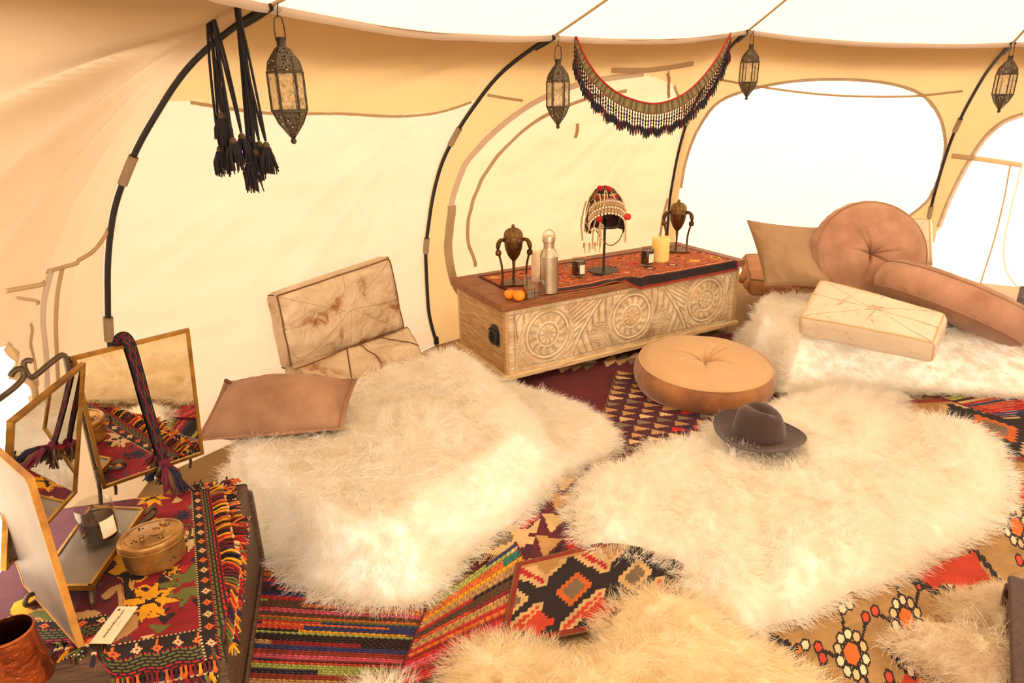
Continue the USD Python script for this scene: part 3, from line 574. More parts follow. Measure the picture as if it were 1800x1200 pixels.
# ================================================================ fleeces
NSTR = 15
def tuft_mesh(seed, K=14, spread=.4, curl=.12, width=.022):
    """A lock of wool one unit long along +z: K fine tapering fibres, drawn together a little at the tip."""
    g = np.random.default_rng(seed); vs, fs, n = [], [], 0; t = np.array([0, .35, .7, 1.0])
    for k in range(K):
        a = g.random() * 2 * np.pi; r = spread * np.sqrt(g.random()); b = g.random() * 2 * np.pi; tip = g.normal(0, .14, 2); L = .6 + .55 * g.random()
        x = r * np.cos(a) * (1 - .85 * t) + tip[0] * t + curl * np.sin(t * 4 + a) * t; y = r * np.sin(a) * (1 - .85 * t) + tip[1] * t + curl * np.cos(t * 4 + b) * t * .7
        c = np.stack([x, y, L * t - .05], 1); w = width * np.array([.9, 1, .8, .15]) / 2; s = np.array([np.cos(b), np.sin(b), 0])
        v = np.empty((8, 3)); v[0::2] = c - s * w[:, None]; v[1::2] = c + s * w[:, None]; vs.append(v)
        fs.append(np.array([[0, 1, 3], [0, 3, 2], [2, 3, 5], [2, 5, 4], [4, 5, 7], [4, 7, 6]]) + n); n += 8
    return np.vstack(vs), np.vstack(fs)
def quats(R):
    m00, m11, m22 = R[:, 0, 0], R[:, 1, 1], R[:, 2, 2]; w = np.sqrt(np.maximum(0, 1 + m00 + m11 + m22)) / 2; x = np.sqrt(np.maximum(0, 1 + m00 - m11 - m22)) / 2; y = np.sqrt(np.maximum(0, 1 - m00 + m11 - m22)) / 2; z = np.sqrt(np.maximum(0, 1 - m00 - m11 + m22)) / 2
    x = np.copysign(x, R[:, 2, 1] - R[:, 1, 2]); y = np.copysign(y, R[:, 0, 2] - R[:, 2, 0]); z = np.copysign(z, R[:, 1, 0] - R[:, 0, 1]); return np.stack([w, x, y, z], 1)
def fleece(name, label, outline, zf, lock, space, matn, seed, comb=None, spread=.34, curl=.12, width=.025, lay=1.25, group=None, rough=.25, res=.022, lump=.02, cat="fleece", shrink=.04):
    """outline: world xy; zf(x, y, d): height, d the distance to the edge."""
    g = np.random.default_rng(seed); S = np.asarray(outline, float)[:, :2]; S = smoothpath(np.vstack([S, S[:1]]), 160); poly = Polygon(S).buffer(0).buffer(-shrink)
    x0, y0, x1, y1 = poly.bounds; ring = poly.exterior
    X, Y = np.meshgrid(np.arange(x0, x1 + res, res), np.arange(y0, y1 + res, res), indexing="ij"); ins = shapely.contains_xy(poly, X, Y)
    bnd = np.array(ring.coords)
    from scipy.spatial import cKDTree
    dense = np.array([ring.interpolate(s).coords[0] for s in np.arange(0, ring.length, .012)]); tree = cKDTree(dense)
    def height(x, y):
        d, _ = tree.query(np.stack([x, y], -1)); d = np.where(shapely.contains_xy(poly, x, y), d, 0)
        return zf(x, y, d) + lump * (nz(x * 9, y * 9, 0 * x + seed) * 1.3 + nz(x * 3.2, y * 3.2, 0 * x + seed) * 1.5) * np.clip(d / .06, 0, 1)
    # base skin: grid points inside plus the outline, triangulated; a skirt closes it to below
    from scipy.spatial import Delaunay
    d0 = tree.query(np.stack([X, Y], -1))[0]; keep = ins & (d0 > res * .6); pts = np.vstack([np.stack([X[keep], Y[keep]], 1), bnd[:-1]])
    tr = Delaunay(pts).simplices; ce = pts[tr].mean(1); tr = tr[shapely.contains_xy(poly.buffer(.001), ce[:, 0], ce[:, 1])]
    a, b, c = pts[tr[:, 0]], pts[tr[:, 1]], pts[tr[:, 2]]; cr = (b - a)[:, 0] * (c - a)[:, 1] - (b - a)[:, 1] * (c - a)[:, 0]; tr[cr < 0] = tr[cr < 0][:, ::-1]
    Z = height(pts[:, 0], pts[:, 1]); V = np.column_stack([pts, Z]); ctrp = [*poly.representative_point().coords[0], 0]
    t = thing(name, label, cat, ctrp, 0, group)
    obj("skin", (V, tr), matn + "_skin", t, smooth=True, world=True)
    # wool
    n = int(poly.area / space ** 2 * 1.05); P = []
    gx, gy = np.meshgrid(np.arange(x0, x1, space), np.arange(y0, y1, space), indexing="ij"); q = np.stack([gx.ravel(), gy.ravel()], 1) + g.uniform(-.5, .5, (gx.size, 2)) * space
    q = q[shapely.contains_xy(poly, q[:, 0], q[:, 1])]; q = np.vstack([q, dense + g.normal(0, .004, dense.shape)])
    e = .008; hz_ = height(q[:, 0], q[:, 1]); gxv = (height(q[:, 0] + e, q[:, 1]) - height(q[:, 0] - e, q[:, 1])) / (2 * e); gyv = (height(q[:, 0], q[:, 1] + e) - height(q[:, 0], q[:, 1] - e)) / (2 * e)
    lim = lambda w: np.clip(w, -2.2, 2.2); N = np.stack([-lim(gxv), -lim(gyv), np.ones(len(q))], 1); N /= np.linalg.norm(N, axis=1, keepdims=True)
    dist, idx = tree.query(q); outd = dense[idx] - q; outd /= np.maximum(np.linalg.norm(outd, axis=1, keepdims=True), 1e-6)
    nxt = dense[(idx + 2) % len(dense)] - dense[idx - 2]; side = np.stack([nxt[:, 1], -nxt[:, 0]], 1); side /= np.maximum(np.linalg.norm(side, axis=1, keepdims=True), 1e-9)
    if ring.is_ccw is False: side = -side
    edge = np.exp(-dist / .05)[:, None]
    ang = 6.5 * nz(q[:, 0] * 2.2, q[:, 1] * 2.2, 0 * dist + seed) * 2; swirl = np.stack([np.cos(ang), np.sin(ang)], 1)
    cv = swirl if comb is None else swirl * .55 + np.array(comb)[None]
    cv = cv * (1 - edge) + side * edge * 1.3; D = np.zeros((len(q), 3)); D[:, :2] = cv * lay; D += N * .62 + g.normal(0, rough, D.shape)
    D[:, 2] -= edge[:, 0] * .25
    D /= np.linalg.norm(D, axis=1, keepdims=True); D[:, 2] = np.where(hz_ + D[:, 2] * lock < .004, np.maximum(D[:, 2], .02), D[:, 2]); D /= np.linalg.norm(D, axis=1, keepdims=True)
    ref = np.where(np.abs(D[:, 2:]) < .9, [[0, 0, 1.0]], [[1.0, 0, 0]]); x = np.cross(ref, D); x /= np.linalg.norm(x, axis=1, keepdims=True); y = np.cross(D, x); th = g.random(len(q)) * 2 * np.pi
    xr = x * np.cos(th)[:, None] + y * np.sin(th)[:, None]; R = np.stack([xr, np.cross(D, xr), D], -1)
    sc = lock * g.uniform(.7, 1.3, len(q)); pos = np.column_stack([q, hz_ + .001]) - np.array(ctrp)
    pi = UsdGeom.PointInstancer.Define(stage, numbered(t.path + "/wool")); tag(pi, None, kind="stuff"); rel = pi.CreatePrototypesRel()
    for k in range(4):
        v, f = tuft_mesh(seed * 10 + k, NSTR, spread, curl, width); pp = f"{pi.GetPath()}/lock{'' if k == 0 else '_%03d' % k}"
        usdkit.mesh(stage, pp, (v, f), M[matn], smooth=False); rel.AddTarget(pp)
    pi.CreatePositionsAttr(Vt.Vec3fArray.FromNumpy(pos.astype(np.float32))); pi.CreateScalesAttr(Vt.Vec3fArray.FromNumpy(np.repeat(sc[:, None], 3, 1).astype(np.float32)))
    qq = quats(R); pi.CreateOrientationsAttr(Vt.QuathArray([Gf.Quath(float(a), float(b), float(c), float(d)) for a, b, c, d in qq])); pi.CreateProtoIndicesAttr(Vt.IntArray.FromNumpy(g.integers(0, 4, len(q)).astype(np.int32)))
    t.height = height; return t
def ol(*pts): return np.array([at(*p)[:2] if len(p) == 3 else at(p[0], p[1], .03)[:2] for p in pts])
# left fleece over a low mattress
PLAT = [at(350, 790, .25)[:2], at(620, 655, .25)[:2], at(790, 640, .2)[:2], at(900, 800, .2)[:2], at(760, 960, .22)[:2], at(440, 880, .25)[:2]]
platpoly = Polygon(PLAT)
def z_left(x, y, d):
    pd = shapely.distance(platpoly, shapely.points(x, y)); return np.minimum(.02 + .27 * sstep(0, .15, d), .045 + .215 * (1 - sstep(0.0, .30, pd))) 
FL = fleece("fleece", "big white sheepskin fleece over the mattress on the left, beneath the brown pillow",
    ol((330, 800, .22), (352, 770, .25), (480, 700, .26), (600, 652, .26), (700, 622, .26), (800, 628, .12), (862, 660, .04), (930, 682, .03), (1020, 712, .03), (1078, 752), (1092, 792), (1010, 832), (965, 872), (922, 918), (862, 958), (808, 1005), (790, 1040), (742, 1070), (660, 1078), (590, 1066), (520, 1040), (475, 1000), (452, 960, .08), (432, 900, .2), (400, 855, .24)),
    z_left, .062, .0172, "wool_white", 1, comb=(.25, -.75))
# big fleece in the middle right
FR = fleece("fleece", "largest white sheepskin fleece spread on the floor under the brown felt hat",
    ol((985, 905), (1000, 858), (1045, 815), (1110, 802), (1122, 778), (1180, 768), (1225, 762), (1240, 738), (1300, 728), (1360, 702), (1440, 682), (1530, 676), (1592, 690), (1612, 728), (1700, 738), (1760, 772), (1786, 830), (1792, 880), (1760, 925), (1700, 962), (1648, 985), (1600, 1020), (1500, 1058), (1440, 1090), (1370, 1108), (1330, 1130), (1280, 1100), (1200, 1040), (1160, 1000), (1110, 985), (1040, 978), (1000, 948)),
    lambda x, y, d: .015 + .055 * sstep(0, .12, d), .058, .0178, "wool_white", 2, comb=(.1, -.6))
FF = fleece("fleece", "yellowish shaggy fleece at the bottom middle of the photo",
    ol((760, 1230), (770, 1160), (815, 1118), (880, 1104), (960, 1118), (1010, 1140), (1030, 1120), (1050, 1065), (1110, 1030), (1180, 1020), (1260, 1060), (1330, 1108), (1400, 1148), (1480, 1200), (1540, 1290), (1700, 1700), (1500, 3000), (900, 3400), (500, 2400), (620, 1600)),
    lambda x, y, d: .02 + .05 * sstep(0, .1, d), .05, .0165, "wool_cream", 3, comb=(.15, -.8), spread=.42, curl=.2)
FB = fleece("fleece", "small edge of white fleece at the bottom of the photo on the striped rag rug",
    ol((560, 1260), (600, 1195), (640, 1174), (690, 1168), (735, 1184), (750, 1260), (650, 1330)), lambda x, y, d: .012 + .04 * sstep(0, .07, d), .045, .016, "wool_white", 4)
# the low seat at the right, covered with fleece
SEAT = [at(1345, 560, .28)[:2], at(1330, 505, .28)[:2], at(1700, 430, .28)[:2], at(1950, 560, .28)[:2], at(1880, 640, .26)[:2], at(1560, 660, .26)[:2]]
seatpoly = Polygon(SEAT)
def z_seat(x, y, d):
    pd = shapely.distance(seatpoly, shapely.points(x, y)); return .02 + .27 * (1 - sstep(0.0, .24, pd)) * sstep(0, .1, d)
FS = fleece("fleece", "white sheepskin fleece draped over the low seat under the right-hand cushions",
    ol((1292, 590, .08), (1300, 545, .2), (1320, 518, .26), (1450, 512, .29), (1600, 510, .29), (1750, 540, .29), (1900, 580, .28), (1960, 660, .1), (1890, 705, .03), (1800, 700, .03), (1700, 694, .03), (1590, 690, .03), (1480, 690, .03), (1370, 692, .03), (1350, 670, .03), (1335, 640, .05), (1300, 622, .06)),
    z_seat, .062, .0175, "wool_white", 5, comb=(-.05, -.8))
FT = [fleece("fleece", "upper of the two small tan fleeces beside the dark wooden crate", ol((1640, 1045), (1700, 1032), (1790, 1028), (1900, 1060), (1900, 1140), (1800, 1155), (1745, 1150), (1700, 1115), (1652, 1085)), lambda x, y, d: .02 + .07 * sstep(0, .07, d), .055, .0155, "wool_tan", 6, comb=(-.5, -.5), spread=.45, curl=.22),
      fleece("fleece", "lower of the two small tan fleeces beside the dark wooden crate", ol((1530, 1122), (1580, 1104), (1640, 1108), (1720, 1112), (1770, 1150), (1850, 1180), (1860, 1290), (1700, 1290), (1640, 1215), (1580, 1165)), lambda x, y, d: .03 + .09 * sstep(0, .07, d), .055, .0155, "wool_tan", 7, comb=(-.6, -.4), spread=.45, curl=.22)]
# ================================================================ soft things
def loopi(nu, nv):
    """Index loop round a nu x nv grid."""
    a = [i * nv for i in range(nu)] + [(nu - 1) * nv + j for j in range(1, nv)] + [i * nv + nv - 1 for i in range(nu - 2, -1, -1)] + [j for j in range(nv - 2, 0, -1)]; return np.array(a)
def pillow(name, label, corners, th, mat_, seam, seed=0, waist=.07, wrinkle=.012, cat="cushion", n=44, flange=0.0, ear=0.0, tassel=None):
    p = [np.asarray(c, float) for c in corners]; nrm = unit(np.cross(p[1] - p[0], p[3] - p[0]) + np.cross(p[2] - p[1], p[0] - p[1]))
    if nrm[2] < 0: nrm = -nrm
    w, h = np.linalg.norm(p[1] - p[0]), np.linalg.norm(p[3] - p[0])
    def surf(sgn):
        def f(u, v):
            a, b = 2 * u - 1, 2 * v - 1; a2 = a * (1 - waist * (1 - b * b)); b2 = b * (1 - waist * (1 - a * a)); s, t = (a2 + 1) / 2, (b2 + 1) / 2
            X = ((1 - s) * (1 - t))[..., None] * p[0] + (s * (1 - t))[..., None] * p[1] + (s * t)[..., None] * p[2] + ((1 - s) * t)[..., None] * p[3]
            e = (1 - np.abs(a) ** 2.4) * (1 - np.abs(b) ** 2.4); k = np.clip(e, 0, 1) ** .6
            wr = wrinkle * nz(a * 2.2 + seed, b * 2.2, sgn + 0 * a) * 2.4 + wrinkle * 1.1 * np.sin(7 * np.arctan2(np.abs(b) + .2, np.abs(a) + .2) + 6 * nz(a * 2, b * 2, 0 * a + seed)) * np.clip(a * a * b * b * 2.2, 0, 1)
            return X + (sgn * (th / 2 * k + wr * np.clip(e * 4, 0, 1)))[..., None] * nrm
        return f
    V1, Q = grid(surf(1), n, n); V2, _ = grid(surf(-1), n, n); fa = tri((V1, Q))[1]; fb = fa[:, ::-1] + len(V1)
    if np.dot(np.cross(V1[Q[n * n // 2 - n, 1]] - V1[Q[n * n // 2 - n, 0]], V1[Q[n * n // 2 - n, 3]] - V1[Q[n * n // 2 - n, 0]]), nrm) < 0: fa, fb = fa[:, ::-1], fb[:, ::-1]
    m = trimesh.Trimesh(np.vstack([V1, V2]), np.vstack([fa, fb]), process=False); m.merge_vertices(digits_vertex=5)
    lo = m.vertices[:, 2].min(); t = thing(name, label, cat, (*ctr(p)[:2], lo)); obj("cover", m, mat_, t, smooth=True, world=True)
    rim = V1[loopi(n, n)]
    if flange: 
        c = rim.mean(0); rim2 = rim + (rim - c) / np.linalg.norm(rim - c, axis=1, keepdims=True) * flange; k = len(rim); q = np.arange(k); r2 = (q + 1) % k
        up = nrm * .003; VV = np.vstack([rim + up, rim2 + up * .5, rim2 - up * .5, rim - up]); ff = np.vstack([np.stack([q + i * k, r2 + i * k, r2 + ((i + 1) % 4) * k, q + ((i + 1) % 4) * k], 1) for i in range(4)])
        obj("flange", (VV, ff), mat_, t, smooth=True, world=True); obj("seam", tube(rim + nrm * .004, .0022, 5, closed=True), seam, t, smooth=True, world=True)
    else: obj("piping", tube(rim, .0055, 6, closed=True), seam, t, smooth=True, world=True)
    return t
def boxcush(name, label, corners, th, mat_, seam, r=.03, puff=.025, seed=0, wrinkle=.006, patches=True, cat="cushion", n=30, bend=None, warp=None):
    """corners: of the lower face; th: thickness along its normal. The top gets sewn leather panels meeting in the middle."""
    p = [np.asarray(c, float) for c in corners]; nrm = unit(np.cross(p[1] - p[0], p[3] - p[0]) + np.cross(p[2] - p[1], p[0] - p[1]))
    if nrm[2] < 0: nrm = -nrm
    w, h = np.linalg.norm(p[1] - p[0]), np.linalg.norm(p[3] - p[0]); half = np.array([w / 2, h / 2, th / 2])
    def mapp(q):
        s, t = q[:, 0] / w + .5, q[:, 1] / h + .5
        a, b = 2 * s - 1, 2 * t - 1; e = np.clip((1 - a * a) * (1 - b * b), 0, 1)
        X = ((1 - s) * (1 - t))[:, None] * p[0] + (s * (1 - t))[:, None] * p[1] + (s * t)[:, None] * p[2] + ((1 - s) * t)[:, None] * p[3]
        z = q[:, 2] + th / 2 + np.sign(q[:, 2]) * puff * e ** .5 * (np.abs(q[:, 2]) / (th / 2)) + wrinkle * 2.5 * nz(a * 2.5 + seed, b * 2.5, q[:, 2] * 8)
        z = np.where(q[:, 2] < 0, np.maximum(z, -.004), z); X = X + z[:, None] * nrm
        return warp(X, s, t, q[:, 2] / th + .5) if warp else X
    def rnd(P):
        Pm = P * half; inn = np.clip(Pm, -(half - r), half - r); d = Pm - inn; L = np.linalg.norm(d, axis=1, keepdims=True); return inn + np.where(L > 1e-9, d / np.maximum(L, 1e-9), 0) * np.minimum(L, r)
    g = np.linspace(-1, 1, n); g = np.sign(g) * np.abs(g) ** .8; A, B = np.meshgrid(g, g, indexing="ij"); vs, fs, k = [], [], 0
    for ax in range(3):
        for s in (-1, 1):
            P = np.zeros((n * n, 3)); o = [i for i in range(3) if i != ax]; P[:, o[0]] = A.ravel(); P[:, o[1]] = B.ravel(); P[:, ax] = s
            i, j = np.meshgrid(np.arange(n - 1), np.arange(n - 1), indexing="ij"); q = i * n + j; f = np.stack([q, q + n, q + n + 1, q + 1], -1).reshape(-1, 4)
            if (s > 0) == (ax == 1): f = f[:, ::-1]
            vs.append(rnd(P)); fs.append(f + k); k += n * n
    m = trimesh.Trimesh(*tri((mapp(np.vstack(vs)), np.vstack(fs))), process=False); m.merge_vertices(digits_vertex=5)
    t = thing(name, label, cat, (*m.vertices[:, :2].mean(0), m.vertices[:, 2].min())); obj("cover", m, mat_, t, smooth=True, world=True)
    def top(a, b, lift=.0015): q = rnd(np.stack([a, b, 0 * a + 1], 1)); return mapp(q) + nrm * lift
    L = np.linspace(-1, 1, 40); o = np.ones(40) * .985
    edge = np.vstack([np.stack([L, -o], 1), np.stack([o, L], 1), np.stack([-L, o], 1), np.stack([-o, -L], 1)]); obj("piping", tube(top(edge[:, 0] * .97, edge[:, 1] * .97), .004, 6, closed=True), seam, t, smooth=True, world=True)
    for c in ((-1, -1), (1, -1), (1, 1), (-1, 1)):
        zz = np.linspace(.9, -.8, 12); q = rnd(np.stack([0 * zz + c[0], 0 * zz + c[1], zz], 1)); obj("corner_seam", tube(mapp(q) + (q / half * .002) @ np.eye(3), .003, 5), seam, t, smooth=True, world=True)
    if patches:
        for (x0, y0), (x1, y1) in (((-1, -1), (.08, .0)), ((1, -1), (.1, .0)), ((1, 1), (.05, .05)), ((-1, 1), (-.05, .05)), ((-.05, -1), (.08, .0)), ((0.1, 1), (.0, .02)), ((-1, .1), (0, .02)), ((1, -.1), (0.1, .0))):
            s = np.linspace(0.03, 1, 30); a = x0 + (x1 - x0) * s; b = y0 + (y1 - y0) * s + .04 * np.sin(s * 3.1 + seed); obj("panel_seam", tube(top(a * .97, b * .97, -.0006), .0013, 5), "leather_seam", t, smooth=True, world=True)
    return t
def disc(name, label, c, nrm, R, th, face, band, seam, seed=0, dimple=.45, lines=9, up=(0, 0, 1), ox=1.0, cat="cushion", worn=None):
    """Round box cushion with a buttoned face; c: its middle."""
    Rm = frame_z(nrm, up); n = 96; rr = np.concatenate([[0.0], np.linspace(.02, .3, 14), np.linspace(.34, 1, 16)]); th_ = np.arange(n) * 2 * np.pi / n; h2 = th / 2
    def face_z(r, a, s):
        z = h2 + .04 * th * (1 - r * r) * 4 - dimple * th * np.exp(-(r / .13) ** 1.3)
        for k in range(lines):
            ak = k * 2 * np.pi / lines + .35 * math.sin(k * 2.3 + seed); d = np.angle(np.exp(1j * (a - ak))); L = .55 + .3 * math.sin(k * 1.7 + seed); z = z - .15 * th * np.exp(-(d * (r + .05) / .026) ** 2) * np.clip(1 - r / L, 0, 1)
        return z - .1 * th * sstep(.9, 1.0, r) + .01 * th * nz(r * np.cos(a) * 4, r * np.sin(a) * 4, 0 * r + seed) * 6
    A, B = np.meshgrid(rr, th_, indexing="ij"); vs = []
    for s in (1, -1):
        z = face_z(A, B, s) * s; V = np.stack([A * R * np.cos(B) * .985, A * R * np.sin(B) * .985, z], -1).reshape(-1, 3); i, j = np.meshgrid(np.arange(len(rr) - 1), np.arange(n), indexing="ij"); a, b = i * n + j, i * n + (j + 1) % n
        f = np.stack([a, a + n, b + n, b], -1).reshape(-1, 4); vs.append((V, f if s > 0 else f[:, ::-1]))
    rim = h2 * .8; ph = np.linspace(-1, 1, 15); prof = np.stack([R * (.985 + .075 * (1 - np.abs(ph) ** 2.2)), ph * rim], 1); Vb, Fb = lathe(prof, 144); a = np.arctan2(Vb[:, 1], Vb[:, 0]); rad = 1 + .006 * np.sin(a * 34 + 3 * np.sin(a * 5)) * np.exp(-(Vb[:, 2] / rim) ** 2 * 1.5); Vb[:, :2] *= rad[:, None]
    c = np.asarray(c, float); ext = np.abs(Rm[2, 0]) ; low = min((Vb @ Rm.T)[:, 2].min(), 0)
    t = thing(name, label, cat, (c[0], c[1], c[2] + low))
    put = lambda m: (arr(m)[0] @ Rm.T + c, arr(m)[1])
    obj("face", put(tri(vs[0])), face, t, smooth=True, world=True); obj("back_face", put(tri(vs[1])), face, t, smooth=True, world=True); obj("side_band", put((Vb, Fb)), band, t, smooth=True, world=True)
    for s in (1, -1): obj("piping", put(tube(np.stack([R * .99 * np.cos(th_), R * .99 * np.sin(th_), 0 * th_ + s * rim * 1.0], 1), .0045, 6, closed=True)), seam, t, smooth=True, world=True)
    zb = face_z(np.array([0.0]), np.array([0.0]), 1)[0]; obj("button", put(moved(lathe([(0, -.008), (.016, -.004), (.019, .003), (.014, .009), (0, .012)], 20), (0, 0, zb + .004))), face, t, smooth=True, world=True)
    return t
# --- left: brown pillow and the leather floor cushion
PIL = pillow("pillow", "flat brown suede pillow lying on the left fleece in front of the leather cushion", [at(350, 772, .30), at(598, 752, .30), at(622, 668, .40), at(400, 672, .40)], .24, "velvet_rose", "velvet_rose", 3, .05, .010, flange=.018)
tl, tr = np.array([-1.12, 2.90, .66]), np.array([-.60, 3.53, .665])
def lc_pts():
    bl, br = at(492, 648, .27), at(690, 580, .34)
    return bl, br
_bl, _br = at(497, 650, .28), at(703, 578, .30)
_tl, _tr = vplane(466, 516, _bl + [-.06, .05, 0], _br + [-.06, .05, 0]), vplane(672, 448, _bl + [-.06, .05, 0], _br + [-.06, .05, 0])
n_ = unit(np.cross(_br - _bl, _tl - _bl)); n_ = n_ if n_[1] < 0 else -n_
back = [_bl - n_ * .03, _br - n_ * .03, _tr - n_ * .012, _tl - n_ * .012]
def _w(X, s, t, q): return X
def leather_seat():
    t = boxcush("leather_cushion", "worn silvery leather floor cushion folded upright against the tent wall behind the brown pillow", back, .09, "leather", "seam_brown", r=.03, puff=.03, seed=4, wrinkle=.012)
    # the folded-down half of the same cover slopes forward under the fleece
    a, b, c, d = _bl + n_ * .02, _br + n_ * .02, at(745, 632, .22), at(560, 700, .22); f = quad_map(a, b, c, d, 0, 0.0)
    def g(u, v): X = f(u, v); X[..., 2] += .06 * np.sin(np.pi * np.clip(v, 0, 1)) ** .7 + .022 * nz(u * 5, v * 5, 0 * u) + .01 * np.sin(v * 16 + 3 * u) * (1 - v); return X
    V, Q = grid(g, 40, 30); V2 = V - [0, 0, .05]; e = loopi(40, 30); k = len(V); F2 = np.vstack([tri((V, Q))[1], tri((V, Q))[1][:, ::-1] + k, np.stack([e, np.roll(e, -1), np.roll(e, -1) + k], 1), np.stack([e, np.roll(e, -1) + k, e + k], 1)])
    obj("lower_flap", (np.vstack([V, V2]), F2), "leather", t, smooth=True, world=True)
    for (u0, v0), (u1, v1) in (((.5, 0), (.3, 1)), ((.5, 0), (.62, 1)), ((.55, 0), (1, .8)), ((.0, .35), (1, .3))):
        s = np.linspace(0, 1, 30); obj("panel_seam", tube(g(u0 + (u1 - u0) * s, v0 + (v1 - v0) * s) + [0, 0, .002], .003, 5), "seam_brown", t, smooth=True, world=True)
leather_seat()
_c = at(404, 674, .41); obj("tie", tube(smoothpath(np.array([_c, _c + [-.012, -.01, .014], _c + [-.004, -.02, .026], _c + [.010, -.016, .012], _c + [.004, -.012, -.03]]), 24), .004, 6), "seam_brown", PIL, smooth=True, world=True)
# --- middle: round pouf and hat
disc("round_cushion", "round buttoned velvet floor cushion, cream face up, on the kilim before the carved chest", (.985, 3.235, .085), (0.02, -.05, 1), .335, .16, "velvet_cream", "velvet_band", "velvet_cream", 1, dimple=.42, lines=10)
hc = at(1332, 770, .10); t = thing("hat", "brown felt hat with a pinched crown resting on the big fleece by the round cushion", "hat", hc)
a = np.arange(72) * 2 * np.pi / 72
def hat_surf(prof, th0=0):
    V, Q = lathe(prof, 72); return V, Q
def crown(R0, inner):
    prof = [(R0 * 1.0, .0), (R0 * 1.0, .02), (R0 * .97, .05), (R0 * .90, .085), (R0 * .80, .108), (R0 * .62, .122), (R0 * .4, .126), (R0 * .2, .126), (0, .126)]
    prof = smoothpath(np.array(prof), 40); V, Q = lathe(prof, 72); x, y, z = V.T; k = sstep(.05, .12, z)
    V[:, 1] *= 1.18; V[:, 0] *= 1 - .22 * k * np.clip(-V[:, 1] / (R0 * 1.1) + .2, 0, 1)               # pinched towards the front
    V[:, 2] -= k * .03 * np.exp(-(V[:, 0] / .022) ** 2) * np.clip(1 - np.abs(V[:, 1]) / .11, 0, 1); V[:, 2] += .004 * nz(V[:, 0] * 20, V[:, 1] * 20, 0 * x); return V, Q
Rz = rot((0, 0, 1), 35)
prof = [(.088, .008), (.10, .004), (.13, .006), (.158, .014), (.168, .021), (.170, .0235), (.167, .0245), (.155, .018), (.13, .010), (.10, .009), (.088, .012)]
V, Q = lathe(smoothpath(np.array(prof), 40), 72); V[:, 1] *= 1.12; V[:, 2] += .012 * np.cos(2 * np.arctan2(V[:, 1], V[:, 0])) * -(np.hypot(V[:, 0], V[:, 1]) / .17) ** 2 + .003 * nz(V[:, 0] * 14, V[:, 1] * 14, 0 * V[:, 0])
obj("brim", moved((V, Q), (0, 0, .012), Rz), "felt", t, smooth=True); obj("crown", moved(crown(.092, 0), (0, 0, .016), Rz), "felt", t, smooth=True)
Vb, Qb = lathe([(.094, .0), (.0955, .004), (.0945, .02), (.0925, .022)], 72); Vb[:, 1] *= 1.18; obj("hat_band", moved((Vb, Qb), (0, 0, .018), Rz), "felt", t, smooth=True)
# --- right: the cushions on the low seat
def pq(px, py, z): return at(px, py, z)
t = boxcush("futon", "tufted brown futon mattress under the beige pillow, next to the carved chest", [pq(1312, 522, .2), pq(1470, 532, .2), pq(1530, 470, .2), pq(1300, 470, .2)], .11, "futon", "seam_brown", r=.04, puff=.0, seed=2, wrinkle=.016, patches=False)
for k in range(9):
    c = pq(1316 + k * 14, 500 + k * 2.4, .27); obj("tuft", moved(trimesh.creation.icosphere(2, .034), c, None), "futon", t, smooth=True, world=True)
for k in range(6):
    c = pq(1306 + k * 2.5, 490 - k * 5, .27); obj("tuft", moved(trimesh.creation.icosphere(2, .032), c, None), "futon", t, smooth=True, world=True)
pillow("pillow", "beige linen pillow with brown piping leaning at the left end of the low seat", [away(1346, 502, 4.12), away(1462, 506, 4.05), away(1452, 402, 4.42), away(1314, 388, 4.45)], .17, "linen", "linen_piping", 5, .06, .014)
boxcush("leather_cushion", "pale leather cushion standing against the right-hand window behind the round brown cushion", [away(1560, 470, 4.62), away(1640, 470, 4.62), away(1638, 390, 4.75), away(1540, 388, 4.75)], .09, "leather_white", "silk", r=.03, seed=7)
disc("round_cushion", "round brown velvet cushion with centre button leaning upright between the pillow and window", away(1524, 449, 4.30), (-.10, -.90, .42), .295, .16, "velvet_brown", "velvet_brown", "velvet_rose", 3, dimple=.35, lines=8)
_w = unit(ray(1672, 530)); _l = .93 * _r - .37 * _u; _n = unit(np.cross(_l, _w)); _n = unit((_n if _n[2] > 0 else -_n) + .12 * _w)
disc("round_cushion", "round brown velvet cushion lying tilted on its rim at the right, beside the white cushion", away(1672, 532, 3.98), _n, .355, .17, "velvet_rose", "velvet_brown", "velvet_rose", 5, dimple=.3, lines=8)
boxcush("leather_cushion", "square white leather cushion lying on the fleece in front of the round brown cushions", [pq(1402, 590, .30), pq(1640, 640, .29), pq(1662, 588, .40), pq(1440, 520, .42)], .125, "leather_white", "silk", r=.032, puff=.03, seed=9, wrinkle=.008)
pillow("pillow", "grey patterned pillow cut by the right edge of the photo beside the tilted cushion", [away(1766, 590, 3.95), away(1900, 640, 3.9), away(1900, 480, 4.05), away(1795, 505, 4.1)], .15, "grey_knit", "grey_knit", 6, .05, .012)

